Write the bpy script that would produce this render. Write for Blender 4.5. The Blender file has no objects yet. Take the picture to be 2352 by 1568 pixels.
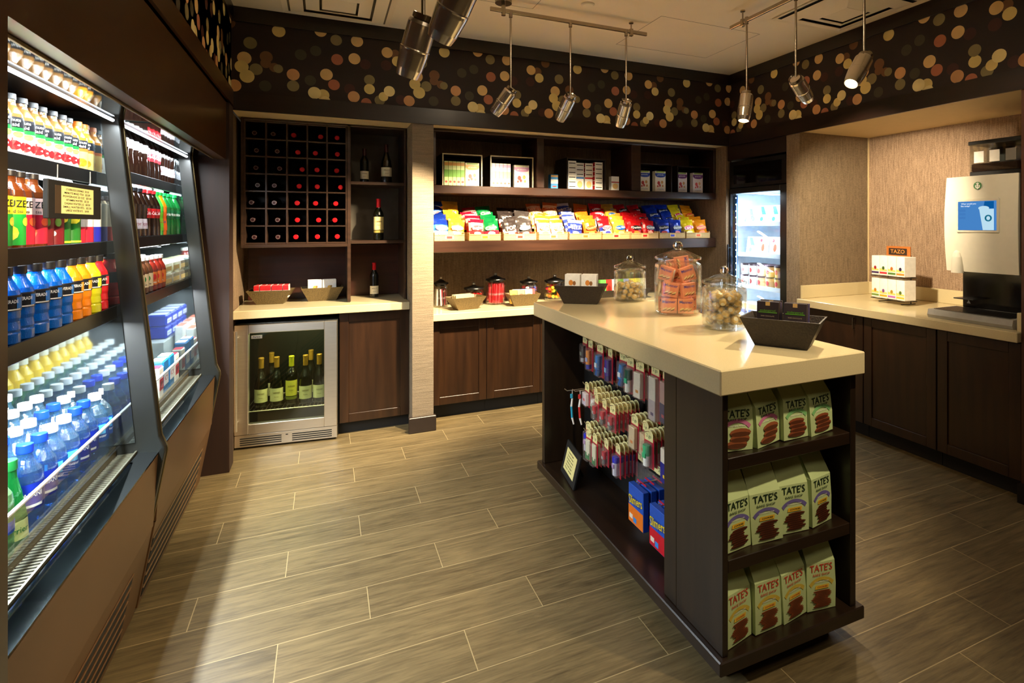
import bpy, math, random
from mathutils import Vector, Matrix
random.seed(7)
SC = bpy.context.scene
COL = SC.collection
PI = math.pi

# ------------------------------------------------------------------ camera
H = 1.5
YAW = math.atan(0.449)
cam_d = bpy.data.cameras.new('camera')
cam = bpy.data.objects.new('camera', cam_d)
COL.objects.link(cam)
cam.location = (0, 0, H)
cam.rotation_euler = (PI/2, 0, -YAW)
cam_d.sensor_width = 36
cam_d.lens = 36*1265/2352
cam_d.shift_x = -140/2352
cam_d.shift_y = -267/2352
cam_d.clip_start = 0.02
SC.camera = cam

# ------------------------------------------------------------------ world, exposure
w = bpy.data.worlds.new('world'); SC.world = w; w.use_nodes = True
w.node_tree.nodes['Background'].inputs[0].default_value = (1, .8, .55, 1)
w.node_tree.nodes['Background'].inputs[1].default_value = 0.02
SC.view_settings.view_transform = 'Standard'
SC.view_settings.look = 'None'
SC.view_settings.exposure = 0.17
SC.view_settings.gamma = 1
SC.view_settings.use_curve_mapping = False

# ------------------------------------------------------------------ lights
WARM = (1.0, .81, .54)
def lamp_aim(o, a, b):
    o.location = a
    o.rotation_euler = (Vector(b)-Vector(a)).to_track_quat('-Z', 'Y').to_euler()
def spot(name, a, b, watt, ang=60, blend=.6, col=WARM, size=.03):
    l = bpy.data.lights.new(name, 'SPOT'); l.energy = watt; l.color = col
    l.spot_size = math.radians(ang); l.spot_blend = blend; l.shadow_soft_size = size
    o = bpy.data.objects.new(name, l); COL.objects.link(o); lamp_aim(o, a, b); return o
def area(name, a, b, watt, sx, sy, col=WARM, spread=PI):
    l = bpy.data.lights.new(name, 'AREA'); l.energy = watt; l.color = col
    l.shape = 'RECTANGLE'; l.size = sx; l.size_y = sy; l.spread = spread
    o = bpy.data.objects.new(name, l); COL.objects.link(o); lamp_aim(o, a, b); return o
# track heads: (pivot, direction) ; the lamp sits in the mouth of each head
HEADS = [  # rod foot (x,y,z), aim point, watt, cone
    ((1.057, 3.306, 2.37), (.10, 4.22, .75), 430, 74),
    ((1.466, 3.306, 2.37), (1.20, 4.40, 1.10), 330, 78),
    ((1.885, 3.306, 2.37), (1.98, 4.30, 1.05), 300, 76),
    ((2.483, 2.788, 2.37), (1.95, 2.60, .00), 135, 66),
    ((2.483, 2.380, 2.37), (4.20, 2.90, 1.25), 200, 74),
    ((2.483, 1.936, 2.37), (1.50, 1.85, 1.05), 115, 56),
    ((.333, 1.404, 2.167), (-.267, 2.504, .577), 40, 75),
    ((.2735, 1.73, 2.156), (-.2265, 2.64, .10), 48, 80),
]
def head_mouth(p, t):
    p = Vector(p)+Vector((0, 0, -.03)); d = (Vector(t)-p).normalized()
    return p, d, p+d*.175
for i, (p, t, wt, an) in enumerate(HEADS):
    q, d, m = head_mouth(p, t)
    spot('track_or_fill_spot', m+d*.012, m+d*2, wt, an, .7, (1, .82, .57) if i == 4 else WARM)
# unseen spots with no heads: first inferred for the cookie bags, others added fill
spot('track_or_fill_spot', (1.75, .62, 2.3), (1.50, 1.50, .45), 85, 48, .5)
spot('track_or_fill_spot', (.27, .85, 2.3), (1.42, 2.75, 1.00), 95, 38, .7)  # added to light the island and pegboard from the front
spot('track_or_fill_spot', (.7, .3, 2.3), (-.70, 2.16, 1.57), 480, 13, .6)  # added to brighten the price card in the near case
spot('track_or_fill_spot', (2.483, 1.2, 2.3), (4.1, 2.3, 1.4), 40, 60, .7)  # added fill on the coffee wall
area('fill_light', (1.0, -.4, 2.86), (1.0, -.4, 0), 10, 1.2, .6, (1, .80, .55))  # unseen soft fill added behind the camera
area('fill_light', (1.2, 2.2, 2.885), (1.2, 2.2, 0), 10, .25, .25, (1, .80, .55))  # added overhead fill, no fixture built

# ------------------------------------------------------------------ mesh builder
def srgb(c):
    return tuple(((v/255)/12.92 if v/255 <= .04045 else ((v/255+.055)/1.055)**2.4) for v in c)
TXT = {}
def text_geo(s):
    if s in TXT: return TXT[s]
    cu = bpy.data.curves.new('t', 'FONT'); cu.body = s; cu.size = 1; cu.resolution_u = 2
    cu.align_x = 'CENTER'; cu.align_y = 'CENTER'; cu.offset = .012
    o = bpy.data.objects.new('t', cu); COL.objects.link(o)
    me = bpy.data.meshes.new_from_object(o.evaluated_get(bpy.context.evaluated_depsgraph_get()))
    g = ([v.co.copy() for v in me.vertices], [list(p.vertices) for p in me.polygons])
    bpy.data.objects.remove(o); bpy.data.meshes.remove(me); bpy.data.curves.remove(cu)
    TXT[s] = g
    return g
class MB:
    def __init__(s): s.v = []; s.f = []; s.m = []; s.s = []
    def poly(s, pts, m=0, sm=False):
        n = len(s.v); s.v += [tuple(p) for p in pts]; s.f.append(list(range(n, n+len(pts)))); s.m.append(m); s.s.append(sm); return s
    def faces(s, vs, fs, m=0, sm=False):
        n = len(s.v); s.v += [tuple(p) for p in vs]
        for f in fs: s.f.append([n+i for i in f]); s.m.append(m); s.s.append(sm)
        return s
    def box(s, x0, x1, y0, y1, z0, z1, m=0, M=None):
        vs = [Vector((x, y, z)) for z in (z0, z1) for y in (y0, y1) for x in (x0, x1)]
        if M: vs = [M @ v for v in vs]
        return s.faces(vs, [(0, 2, 3, 1), (4, 5, 7, 6), (0, 1, 5, 4), (2, 6, 7, 3), (0, 4, 6, 2), (1, 3, 7, 5)], m)
    def bbox(s, x0, x1, y0, y1, z0, z1, b=.004, m=0, M=None):   # chamfered box
        vs = []; 
        for z, i in ((z0, b), (z0+b, 0), (z1-b, 0), (z1, b)):
            x, X, y, Y = x0+i, x1-i, y0+i, y1-i
            if i == 0:
                c = b
                vs.append([(x+c, y), (X-c, y), (X, y+c), (X, Y-c), (X-c, Y), (x+c, Y), (x, Y-c), (x, y+c)])
            else:
                vs.append([(x, y), (X, y), (X, y), (X, Y), (X, Y), (x, Y), (x, Y), (x, y)])
            vs[-1] = [Vector((p[0], p[1], z)) for p in vs[-1]]
        al = [p for r in vs for p in r]
        if M: al = [M @ p for p in al]
        fs = [(7, 6, 5, 4, 3, 2, 1, 0), tuple(24+i for i in range(8))]
        for k in range(3):
            for i in range(8): fs.append((k*8+i, k*8+(i+1) % 8, k*8+8+(i+1) % 8, k*8+8+i))
        return s.faces(al, fs, m)
    def lathe(s, prof, seg=20, m=0, M=None, a0=0, a1=2*PI, sm=True):
        full = abs(a1-a0-2*PI) < 1e-4; n = seg if full else seg+1
        rows = []
        for r, z in [p[:2] for p in prof]:
            row = [Vector((r*math.cos(a0+(a1-a0)*i/seg), r*math.sin(a0+(a1-a0)*i/seg), z)) for i in range(n)]
            rows.append([M @ p for p in row] if M else row)
        for k in range(len(prof)-1):
            if prof[k][:2] == prof[k+1][:2]: continue
            mm = prof[k+1][2] if len(prof[k+1]) > 2 else m
            vs = rows[k]+rows[k+1]; fs = []
            for i in range(seg):
                j = (i+1) % n
                fs.append((i, j, n+j, n+i))
            brk = k == 0 or True
            s.faces(vs, fs, mm, sm)
        return s
    def tube(s, p0, p1, r, seg=10, m=0, r2=None, cap=True):
        p0 = Vector(p0); p1 = Vector(p1); d = p1-p0
        M = Matrix.Translation(p0) @ d.to_track_quat('Z', 'Y').to_matrix().to_4x4()
        r2 = r if r2 is None else r2; L = d.length
        pr = [(r, 0), (r2, L)]
        if cap: pr = [(0, 0), (r, 0), (r, 0), (r2, L), (r2, L), (0, L)]
        return s.lathe(pr, seg, m, M)
    def ball(s, c, r, m=0, seg=10, sc=(1, 1, 1), M=None):
        pr = [(r*math.sin(PI*i/6), -r*math.cos(PI*i/6)) for i in range(7)]
        T = Matrix.Translation(Vector(c)) @ Matrix.Diagonal((sc[0], sc[1], sc[2], 1))
        return s.lathe(pr, seg, m, (T if M is None else Matrix.Translation(Vector(c)) @ M @ Matrix.Diagonal((sc[0], sc[1], sc[2], 1))))
    def prism(s, pts, axis, a, b, m=0):
        def P(p, t): return {'x': (t, p[0], p[1]), 'y': (p[0], t, p[1]), 'z': (p[0], p[1], t)}[axis]
        n = len(pts); vs = [P(p, a) for p in pts]+[P(p, b) for p in pts]
        fs = [tuple(range(n))[::-1], tuple(range(n, 2*n))]+[(i, (i+1) % n, n+(i+1) % n, n+i) for i in range(n)]
        return s.faces(vs, fs, m)
    def text(s, t, size, M=None, m=0, wid=None, bend=None, sx=1):
        vs, fs = text_geo(t)
        k = size
        if wid:
            w0 = max(v.x for v in vs)-min(v.x for v in vs); sx = wid/(w0*k)
        out = []
        for v in vs:
            x, y = v.x*k*sx, v.y*k
            if bend:                       # wrap on a cylinder: bend=(radius, centre angle, z0)
                a = bend[1]+x/bend[0]
                p = Vector((bend[0]*math.cos(a), bend[0]*math.sin(a), bend[2]+y))
            else: p = Vector((x, y, 0))
            out.append(M @ p if M else p)
        return s.faces(out, fs, m)
    def disc(s, M, rx, ry, m=0, seg=18):
        return s.poly([M @ Vector((rx*math.cos(2*PI*i/seg), ry*math.sin(2*PI*i/seg), 0)) for i in range(seg)], m)
    def cpatch(s, r, a, z, ra, rz, m, n=10, rect=False):        # curved patch on a cylinder of radius r
        if rect:
            pts = [(-ra+2*ra*i/6, -rz) for i in range(7)]+[(ra-2*ra*i/6, rz) for i in range(7)]
            vs = [(r*math.cos(a+u/r), r*math.sin(a+u/r), z+t) for u, t in pts]
            return s.faces(vs, [(i, i+1, 12-i, 13-i) for i in range(6)], m)
        vs = [(r*math.cos(a), r*math.sin(a), z)]
        for i in range(n):
            t = 2*PI*i/n; u = ra*math.cos(t)
            vs.append((r*math.cos(a+u/r), r*math.sin(a+u/r), z+rz*math.sin(t)))
        return s.faces(vs, [(0, 1+i, 1+(i+1) % n) for i in range(n)], m)
    def build(s, name, mats, parent=None, loc=(0, 0, 0), rz=0, bevel=0):
        me = bpy.data.meshes.new(name); me.from_pydata(s.v, [], s.f)
        if not isinstance(mats, (list, tuple)): mats = [mats]
        for x in mats: me.materials.append(x)
        me.polygons.foreach_set('material_index', s.m); me.polygons.foreach_set('use_smooth', s.s)
        me.update()
        o = bpy.data.objects.new(name, me); COL.objects.link(o)
        o.location = loc; o.rotation_euler = (0, 0, rz)
        if parent: o.parent = parent
        if bevel:
            b = o.modifiers.new('b', 'BEVEL'); b.width = bevel; b.segments = 2; b.limit_method = 'ANGLE'
        return o
def tag(o, label, cat, group=None):
    o['label'] = label; o['category'] = cat
    if group: o['group'] = group
    elif 'group' in o: del o['group']
    return o
def thing(name, label, cat, loc=(0, 0, 0), rz=0, group=None):
    o = bpy.data.objects.new(name, None); COL.objects.link(o); o.location = loc; o.rotation_euler = (0, 0, rz)
    o.empty_display_size = .05
    return tag(o, label, cat, group)
def struct(o):
    o['kind'] = 'structure'; return o
def tree(o, parent=None):
    c = o.copy(); COL.objects.link(c); c.parent = parent
    for ch in o.children: tree(ch, c)
    return c
def put(proto, loc, label, group=None, rz=0, rx=0, ry=0, cat=None):
    """first use moves the prototype itself, later uses copy it with its parts"""
    if proto.get('_used'): o = tree(proto); 
    else: o = proto
    proto['_used'] = 1; o['_used'] = 1
    o.location = loc; o.rotation_euler = (rx, ry, rz)
    tag(o, label, cat or proto['category'], group)
    return o
ORD = ['first', 'second', 'third', 'fourth', 'fifth', 'sixth', 'seventh', 'eighth', 'ninth', 'tenth', 'eleventh', 'twelfth', 'thirteenth', 'fourteenth']

# ------------------------------------------------------------------ materials
def nt(name):
    m = bpy.data.materials.new(name); m.use_nodes = True; t = m.node_tree
    return m, t, t.nodes['Principled BSDF']
def mat(name, c, rough=.5, metal=0, var=.06, scale=30, bump=0, spec=.5, coat=0, emit=0, stretch=None):
    m, t, b = nt(name); N = t.nodes; L = t.links; c = srgb(c)
    tc = N.new('ShaderNodeTexCoord'); nz = N.new('ShaderNodeTexNoise'); nz.inputs['Scale'].default_value = scale
    if stretch:
        mp = N.new('ShaderNodeMapping'); mp.inputs['Scale'].default_value = stretch
        L.new(tc.outputs['Object'], mp.inputs[0]); L.new(mp.outputs[0], nz.inputs[0])
    else: L.new(tc.outputs['Object'], nz.inputs[0])
    mr = N.new('ShaderNodeMapRange'); mr.inputs[1].default_value = .3; mr.inputs[2].default_value = .7
    mr.inputs[3].default_value = 1-var; mr.inputs[4].default_value = 1+var
    L.new(nz.outputs[0], mr.inputs[0])
    mx = N.new('ShaderNodeVectorMath'); mx.operation = 'SCALE'; mx.inputs[0].default_value = c
    L.new(mr.outputs[0], mx.inputs['Scale']); L.new(mx.outputs[0], b.inputs['Base Color'])
    b.inputs['Roughness'].default_value = rough; b.inputs['Metallic'].default_value = metal
    b.inputs['Specular IOR Level'].default_value = spec; b.inputs['Coat Weight'].default_value = coat
    if bump:
        bp = N.new('ShaderNodeBump'); bp.inputs['Strength'].default_value = bump; bp.inputs['Distance'].default_value = .01
        L.new(nz.outputs[0], bp.inputs['Height']); L.new(bp.outputs[0], b.inputs['Normal'])
    if emit:
        b.inputs['Emission Color'].default_value = (*c, 1); b.inputs['Emission Strength'].default_value = emit
    return m
def wood(name, c1, c2, rough=.35, axis='z', scale=1.0, coat=.1):
    m, t, b = nt(name); N = t.nodes; L = t.links
    tc = N.new('ShaderNodeTexCoord'); mp = N.new('ShaderNodeMapping')
    mp.inputs['Scale'].default_value = {'z': (30, 30, 2.2), 'x': (2.2, 30, 30), 'y': (30, 2.2, 30)}[axis]
    n1 = N.new('ShaderNodeTexNoise'); n1.inputs['Scale'].default_value = scale; n1.inputs['Detail'].default_value = 6
    L.new(tc.outputs['Object'], mp.inputs[0]); L.new(mp.outputs[0], n1.inputs[0])
    cr = N.new('ShaderNodeValToRGB'); cr.color_ramp.elements[0].color = (*srgb(c1), 1); cr.color_ramp.elements[1].color = (*srgb(c2), 1)
    cr.color_ramp.elements[0].position = .3; cr.color_ramp.elements[1].position = .75
    L.new(n1.outputs[0], cr.inputs[0]); L.new(cr.outputs[0], b.inputs['Base Color'])
    b.inputs['Roughness'].default_value = rough; b.inputs['Coat Weight'].default_value = coat; b.inputs['Coat Roughness'].default_value = .2
    return m
def fabric(name, c1, c2, rough=.8, sc=1.0, horiz=False):
    m, t, b = nt(name); N = t.nodes; L = t.links
    tc = N.new('ShaderNodeTexCoord')
    def noise(s, scale):
        mp = N.new('ShaderNodeMapping'); mp.inputs['Scale'].default_value = s
        n = N.new('ShaderNodeTexNoise'); n.inputs['Scale'].default_value = scale*sc; n.inputs['Detail'].default_value = 3
        L.new(tc.outputs['Object'], mp.inputs[0]); L.new(mp.outputs[0], n.inputs[0]); return n
    a = noise((1, 1, .06) if not horiz else (.05, .05, 1), 120); c = noise((.25, .25, 1), 260)
    ad = N.new('ShaderNodeMath'); ad.operation = 'ADD'; L.new(a.outputs[0], ad.inputs[0]); L.new(c.outputs[0], ad.inputs[1])
    mr = N.new('ShaderNodeMapRange'); mr.inputs[1].default_value = .75; mr.inputs[2].default_value = 1.25; L.new(ad.outputs[0], mr.inputs[0])
    cr = N.new('ShaderNodeMix'); cr.data_type = 'RGBA'; cr.inputs[6].default_value = (*srgb(c1), 1); cr.inputs[7].default_value = (*srgb(c2), 1)
    L.new(mr.outputs[0], cr.inputs[0]); L.new(cr.outputs[2], b.inputs['Base Color'])
    bp = N.new('ShaderNodeBump'); bp.inputs['Strength'].default_value = .35; bp.inputs['Distance'].default_value = .003
    L.new(mr.outputs[0], bp.inputs['Height']); L.new(bp.outputs[0], b.inputs['Normal'])
    b.inputs['Roughness'].default_value = rough
    return m
def glass(name, tint=(1, 1, 1), refl=.12, rough=.02, milk=0, bump=0):
    m, t, b = nt(name); N = t.nodes; L = t.links; N.remove(b)
    tr = N.new('ShaderNodeBsdfTransparent'); tr.inputs[0].default_value = (*tint, 1)
    gl = N.new('ShaderNodeBsdfGlossy'); gl.inputs['Roughness'].default_value = rough
    lw = N.new('ShaderNodeLayerWeight'); lw.inputs[0].default_value = .22
    mr = N.new('ShaderNodeMapRange'); mr.inputs[3].default_value = refl; mr.inputs[4].default_value = min(1, refl+.45)
    L.new(lw.outputs['Facing'], mr.inputs[0])
    nz = N.new('ShaderNodeTexNoise'); nz.inputs['Scale'].default_value = 25
    if bump:
        bp = N.new('ShaderNodeBump'); bp.inputs['Strength'].default_value = bump; bp.inputs['Distance'].default_value = .01
        L.new(nz.outputs[0], bp.inputs['Height']); L.new(bp.outputs[0], gl.inputs['Normal'])
    mx = N.new('ShaderNodeMixShader'); L.new(mr.outputs[0], mx.inputs[0]); L.new(tr.outputs[0], mx.inputs[1]); L.new(gl.outputs[0], mx.inputs[2])
    last = mx
    if milk:
        df = N.new('ShaderNodeBsdfDiffuse'); df.inputs[0].default_value = (*tint, 1)
        m2 = N.new('ShaderNodeMixShader'); m2.inputs[0].default_value = milk
        L.new(mx.outputs[0], m2.inputs[1]); L.new(df.outputs[0], m2.inputs[2]); last = m2
    L.new(last.outputs[0], N['Material Output'].inputs[0])
    return m
def emis(name, c, st):
    m, t, b = nt(name); t.nodes.remove(b); e = t.nodes.new('ShaderNodeEmission')
    e.inputs[0].default_value = (*srgb(c), 1); e.inputs[1].default_value = st
    t.links.new(e.outputs[0], t.nodes['Material Output'].inputs[0]); return m
_c = {}
def pk(r, g, b, rough=.4):           # printed packaging colour
    k = (r, g, b, rough)
    if k not in _c: _c[k] = mat('print_%d_%d_%d' % (r, g, b), (r, g, b), rough, var=.05, scale=60)
    return _c[k]
def liq(r, g, b, rough=.08):
    k = ('l', r, g, b)
    if k not in _c:
        m, t, bs = nt('liquid_%d_%d_%d' % (r, g, b)); c = srgb((r, g, b)); N = t.nodes; L = t.links
        nz = N.new('ShaderNodeTexNoise'); nz.inputs['Scale'].default_value = 40
        bs.inputs['Base Color'].default_value = (*c, 1); bs.inputs['Roughness'].default_value = rough; bs.inputs['Coat Weight'].default_value = .5
        bp = N.new('ShaderNodeBump'); bp.inputs['Strength'].default_value = .15; bp.inputs['Distance'].default_value = .01
        L.new(nz.outputs[0], bp.inputs['Height']); L.new(bp.outputs[0], bs.inputs['Normal'])
        _c[k] = m
    return _c[k]
ESP = wood('espresso_wood', (36, 20, 9), (56, 33, 16), .34)
ESPX = wood('espresso_wood_across', (34, 19, 9), (52, 30, 15), .32, 'x')
ESPY = wood('espresso_wood_lengthwise', (34, 19, 9), (52, 30, 15), .32, 'y')
BRN = wood('brown_wood', (62, 34, 18), (80, 46, 26), .35)
DARK = mat('black_paint', (16, 13, 11), .4)
BLK = mat('black_metal', (18, 18, 18), .28)
BLKM = mat('matte_black', (12, 11, 10), .7)
STEEL = mat('brushed_steel', (226, 218, 204), .34, 1, var=.08, scale=3, stretch=(3, 3, 200))
NICK = mat('brushed_nickel', (170, 158, 140), .25, 1, var=.05)
CHROME = mat('polished_metal', (226, 216, 200), .2, .9, var=.05)
QUARTZ = mat('beige_quartz', (208, 192, 150), .16, var=.04, scale=220)
CREAM = mat('cream_paint', (214, 190, 142), .6, var=.02)
CEIL = mat('ceiling_paint', (240, 226, 196), .8, var=.015, scale=4)
WALLP = fabric('woven_wallpaper', (122, 96, 72), (182, 152, 118))
WALLD = fabric('woven_wallpaper_dark', (104, 84, 62), (142, 118, 90))
WHITE = mat('white_print', (238, 234, 226), .45)
INK = mat('black_ink', (20, 18, 18), .5)
CLEAR = glass('clear_glass', (.97, .98, .96), .08)
PANE = glass('case_glass', (.93, .97, .95), .10)
ACRY = glass('clear_acrylic', (.94, .98, 1), .05, milk=.01)
# ------------------------------------------------------------------ floor
def floor_mat():
    m, t, b = nt('wood_look_tile'); N = t.nodes; L = t.links
    tc = N.new('ShaderNodeTexCoord'); sp = N.new('ShaderNodeSeparateXYZ'); L.new(tc.outputs['Object'], sp.inputs[0])
    def mth(op, a, b=None, c=None):
        n = N.new('ShaderNodeMath'); n.operation = op
        for i, x in enumerate((a, b, c)):
            if x is None: continue
            if isinstance(x, (int, float)): n.inputs[i].default_value = x
            else: L.new(x, n.inputs[i])
        return n.outputs[0]
    hh, ll = .2046, .937
    yy = mth('DIVIDE', mth('SUBTRACT', sp.outputs['Y'], 1.6186), hh)
    row = mth('FLOOR', yy); fy = mth('FRACT', yy)
    sh = mth('MULTIPLY', row, .3123)
    xx = mth('DIVIDE', mth('SUBTRACT', mth('SUBTRACT', sp.outputs['X'], .156), sh), ll)
    colm = mth('FLOOR', xx); fx = mth('FRACT', xx)
    ey = mth('MULTIPLY', mth('MINIMUM', fy, mth('SUBTRACT', 1, fy)), hh)
    ex = mth('MULTIPLY', mth('MINIMUM', fx, mth('SUBTRACT', 1, fx)), ll)
    e = mth('MINIMUM', ex, ey)
    gr = mth('LESS_THAN', e, .0017)
    wn = N.new('ShaderNodeTexWhiteNoise'); wn.noise_dimensions = '2D'
    cb = N.new('ShaderNodeCombineXYZ'); L.new(row, cb.inputs[0]); L.new(colm, cb.inputs[1]); L.new(cb.outputs[0], wn.inputs['Vector'])
    # grain: stretched noise, shifted per plank
    sh2 = N.new('ShaderNodeVectorMath'); sh2.operation = 'MULTIPLY_ADD'; sh2.inputs[1].default_value = (7, 5, 3)
    L.new(wn.outputs['Color'], sh2.inputs[0]); L.new(tc.outputs['Object'], sh2.inputs[2])
    mp = N.new('ShaderNodeMapping'); mp.inputs['Scale'].default_value = (3.2, 34, 1); L.new(sh2.outputs[0], mp.inputs[0])
    n1 = N.new('ShaderNodeTexNoise'); n1.inputs['Scale'].default_value = 1; n1.inputs['Detail'].default_value = 8; n1.inputs['Roughness'].default_value = .72
    n1.inputs['Distortion'].default_value = .6; L.new(mp.outputs[0], n1.inputs[0])
    mp2 = N.new('ShaderNodeMapping'); mp2.inputs['Scale'].default_value = (9, 120, 1); L.new(sh2.outputs[0], mp2.inputs[0])
    n2 = N.new('ShaderNodeTexNoise'); n2.inputs['Scale'].default_value = 1; n2.inputs['Detail'].default_value = 3; L.new(mp2.outputs[0], n2.inputs[0])
    g = mth('ADD', mth('MULTIPLY', n1.outputs[0], .7), mth('MULTIPLY', n2.outputs[0], .3))
    g = mth('ADD', g, mth('MULTIPLY', mth('SUBTRACT', wn.outputs['Value'], .5), .06))
    cr = N.new('ShaderNodeValToRGB'); L.new(g, cr.inputs[0])
    cr.color_ramp.elements[0].position = .3; cr.color_ramp.elements[0].color = (*srgb((64, 53, 33)), 1)
    cr.color_ramp.elements[1].position = .68; cr.color_ramp.elements[1].color = (*srgb((124, 107, 73)), 1)
    mx = N.new('ShaderNodeMix'); mx.data_type = 'RGBA'; mx.inputs[7].default_value = (*srgb((158, 140, 100)), 1)
    L.new(gr, mx.inputs[0]); L.new(cr.outputs[0], mx.inputs[6]); L.new(mx.outputs[2], b.inputs['Base Color'])
    b.inputs['Roughness'].default_value = .42
    bp = N.new('ShaderNodeBump'); bp.inputs['Strength'].default_value = .25; bp.inputs['Distance'].default_value = .004
    L.new(mth('SUBTRACT', g, gr), bp.inputs['Height']); L.new(bp.outputs[0], b.inputs['Normal'])
    return m
struct(MB().box(-1.6, 4.5, -1.6, 5.0, -.05, 0).build('floor', floor_mat()))
struct(MB().box(-1.6, 4.5, -1.6, 5.0, 2.9, 2.95).build('ceiling', CEIL))

# ------------------------------------------------------------------ the light-spot wallpaper band
DISCS = [(-0.478, 2.577, 0.044, 't'), (-0.493, 2.52, 0.043, 'y'), (-0.412, 2.512, 0.041, 'o'), (-0.463, 2.461, 0.046, 'y'), (-0.354, 2.599, 0.041, 'b'), (-0.357, 2.557, 0.034, 'b'), (-0.307, 2.535, 0.033, 'b'), (-0.285, 2.53, 0.031, 'o'), (-0.36, 2.409, 0.039, 'd'), (-0.197, 2.501, 0.042, 'p'), (-0.197, 2.426, 0.04, 'o'), (-0.094, 2.473, 0.038, 'd'), (0.005, 2.524, 0.043, 't'), (0.052, 2.459, 0.04, 'k'), (-0.015, 2.383, 0.042, 'y'), (-0.068, 2.392, 0.044, 'c'), (-0.002, 2.344, 0.035, 'c'), (0.151, 2.44, 0.039, 'r'), (0.178, 2.39, 0.042, 'p'), (0.28, 2.517, 0.039, 'o'), (0.28, 2.453, 0.039, 'y'), (0.259, 2.353, 0.038, 'k'), (0.348, 2.38, 0.038, 'o'), (0.373, 2.409, 0.035, 'y'), (0.413, 2.451, 0.041, 'c'), (0.49, 2.397, 0.037, 'r'), (0.549, 2.395, 0.042, 'p'), (-0.445, 2.678, 0.042, 'o'), (-0.282, 2.778, 0.043, 'y'), (-0.031, 2.814, 0.042, 't'), (0.066, 2.766, 0.04, 'o'), (0.199, 2.777, 0.043, 't'), (-0.152, 2.639, 0.039, 'd'), (-0.061, 2.676, 0.038, 'd'), (0.072, 2.634, 0.041, 'k'), (0.182, 2.653, 0.042, 't'), (0.252, 2.623, 0.039, 'r'), (0.453, 2.719, 0.036, 'b'), (0.398, 2.724, 0.041, 't'), (0.467, 2.669, 0.04, 'y'), (0.391, 2.632, 0.04, 'r'), (0.519, 2.793, 0.039, 'b')]
PC = {'t': (232, 194, 128), 'y': (234, 210, 132), 'c': (250, 232, 164), 'o': (136, 124, 80), 'd': (66, 60, 40), 'b': (118, 80, 46), 'p': (214, 160, 104), 'k': (178, 108, 74), 'r': (66, 26, 18), '_': (36, 19, 12)}
BM = {k: mat('wallpaper_spot_'+k, v, .55, var=.1, scale=9) for k, v in PC.items()}
BM['_'] = mat('wallpaper_ground', PC['_'], .6, var=.35, scale=4)
BK = list(BM)
ZB0, ZB1 = 2.350, 2.806
def clip_disc(cu, cz, r, u0, u1, seg=20):
    out = []
    for i in range(seg):
        a = 2*PI*i/seg; out.append((min(max(cu+r*math.cos(a), u0), u1), min(max(cz+r*math.sin(a), ZB0), ZB1)))
    return out
def band(name, u0, u1, phase, period, f, sgn, flip):
    mb = MB(); mb.poly([f(u0, 2.245, 0), f(u1, 2.245, 0), f(u1, 2.9, 0), f(u0, 2.9, 0)][::(-1 if flip else 1)], BK.index('_'))
    k = 0; sc = period/1.082
    for n in range(-8, 9):
        for (x, z, r, c) in DISCS:
            r *= .92
            u = phase+sgn*(x*sc+n*period)
            if u+r < u0 or u-r > u1: continue
            k += 1; e = .0006+.00004*(k % 40)
            p = [f(a, b, e) for a, b in clip_disc(u, z, r, u0, u1)]
            mb.poly(p if not flip else p[::-1], BK.index(c))
    return struct(mb.build(name, [BM[q] for q in BK]))
band('wall_back_upper', -.55, 3.45, 0, 1.082, lambda u, z, e: (u, 4.105-e, z), 1, False)
band('wall_right_upper', -1.5, 4.105, 3.272, 1.036, lambda u, z, e: (3.45-e, u, z), -1, True)
band('wall_left_upper', -1.5, 4.105, 3.05, 1.036, lambda u, z, e: (-.55+e, u, z), 1, True)
TRIM = wood('dark_trim_wood', (24, 14, 9), (38, 22, 14), .3, 'x')
TRIMY = wood('dark_trim_wood_side', (24, 14, 9), (38, 22, 14), .3, 'y')
struct(MB().box(-.55, 3.45, 4.085, 4.104, 2.236, 2.35).build('trim_1', TRIM))
struct(MB().box(-.55, 3.45, 4.090, 4.104, 2.806, 2.9).build('trim_2', TRIM))
struct(MB().box(3.431, 3.449, -1.5, 4.085, 2.236, 2.35).build('trim_3', TRIMY))
struct(MB().box(3.436, 3.449, -1.5, 4.09, 2.806, 2.9).build('trim_4', TRIMY))
LAM = mat('bronze_brown_laminate', (64, 36, 8), .32, var=.10, scale=2, coat=.1)
struct(MB().box(-.549, -.536, -1.5, 4.085, 2.262, 2.36).build('trim_5', LAM))
struct(MB().box(-.549, -.536, -1.5, 4.09, 2.806, 2.9).build('trim_6', TRIMY))
# bulkheads over the niches, cream undersides
struct(MB().box(-.55, 3.45, 4.106, 4.85, 2.245, 2.9).build('ceiling_bulkhead_back', CREAM))
struct(MB().box(3.451, 4.3, -1.5, 4.85, 2.245, 2.9).build('ceiling_bulkhead_right', CREAM))
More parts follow.
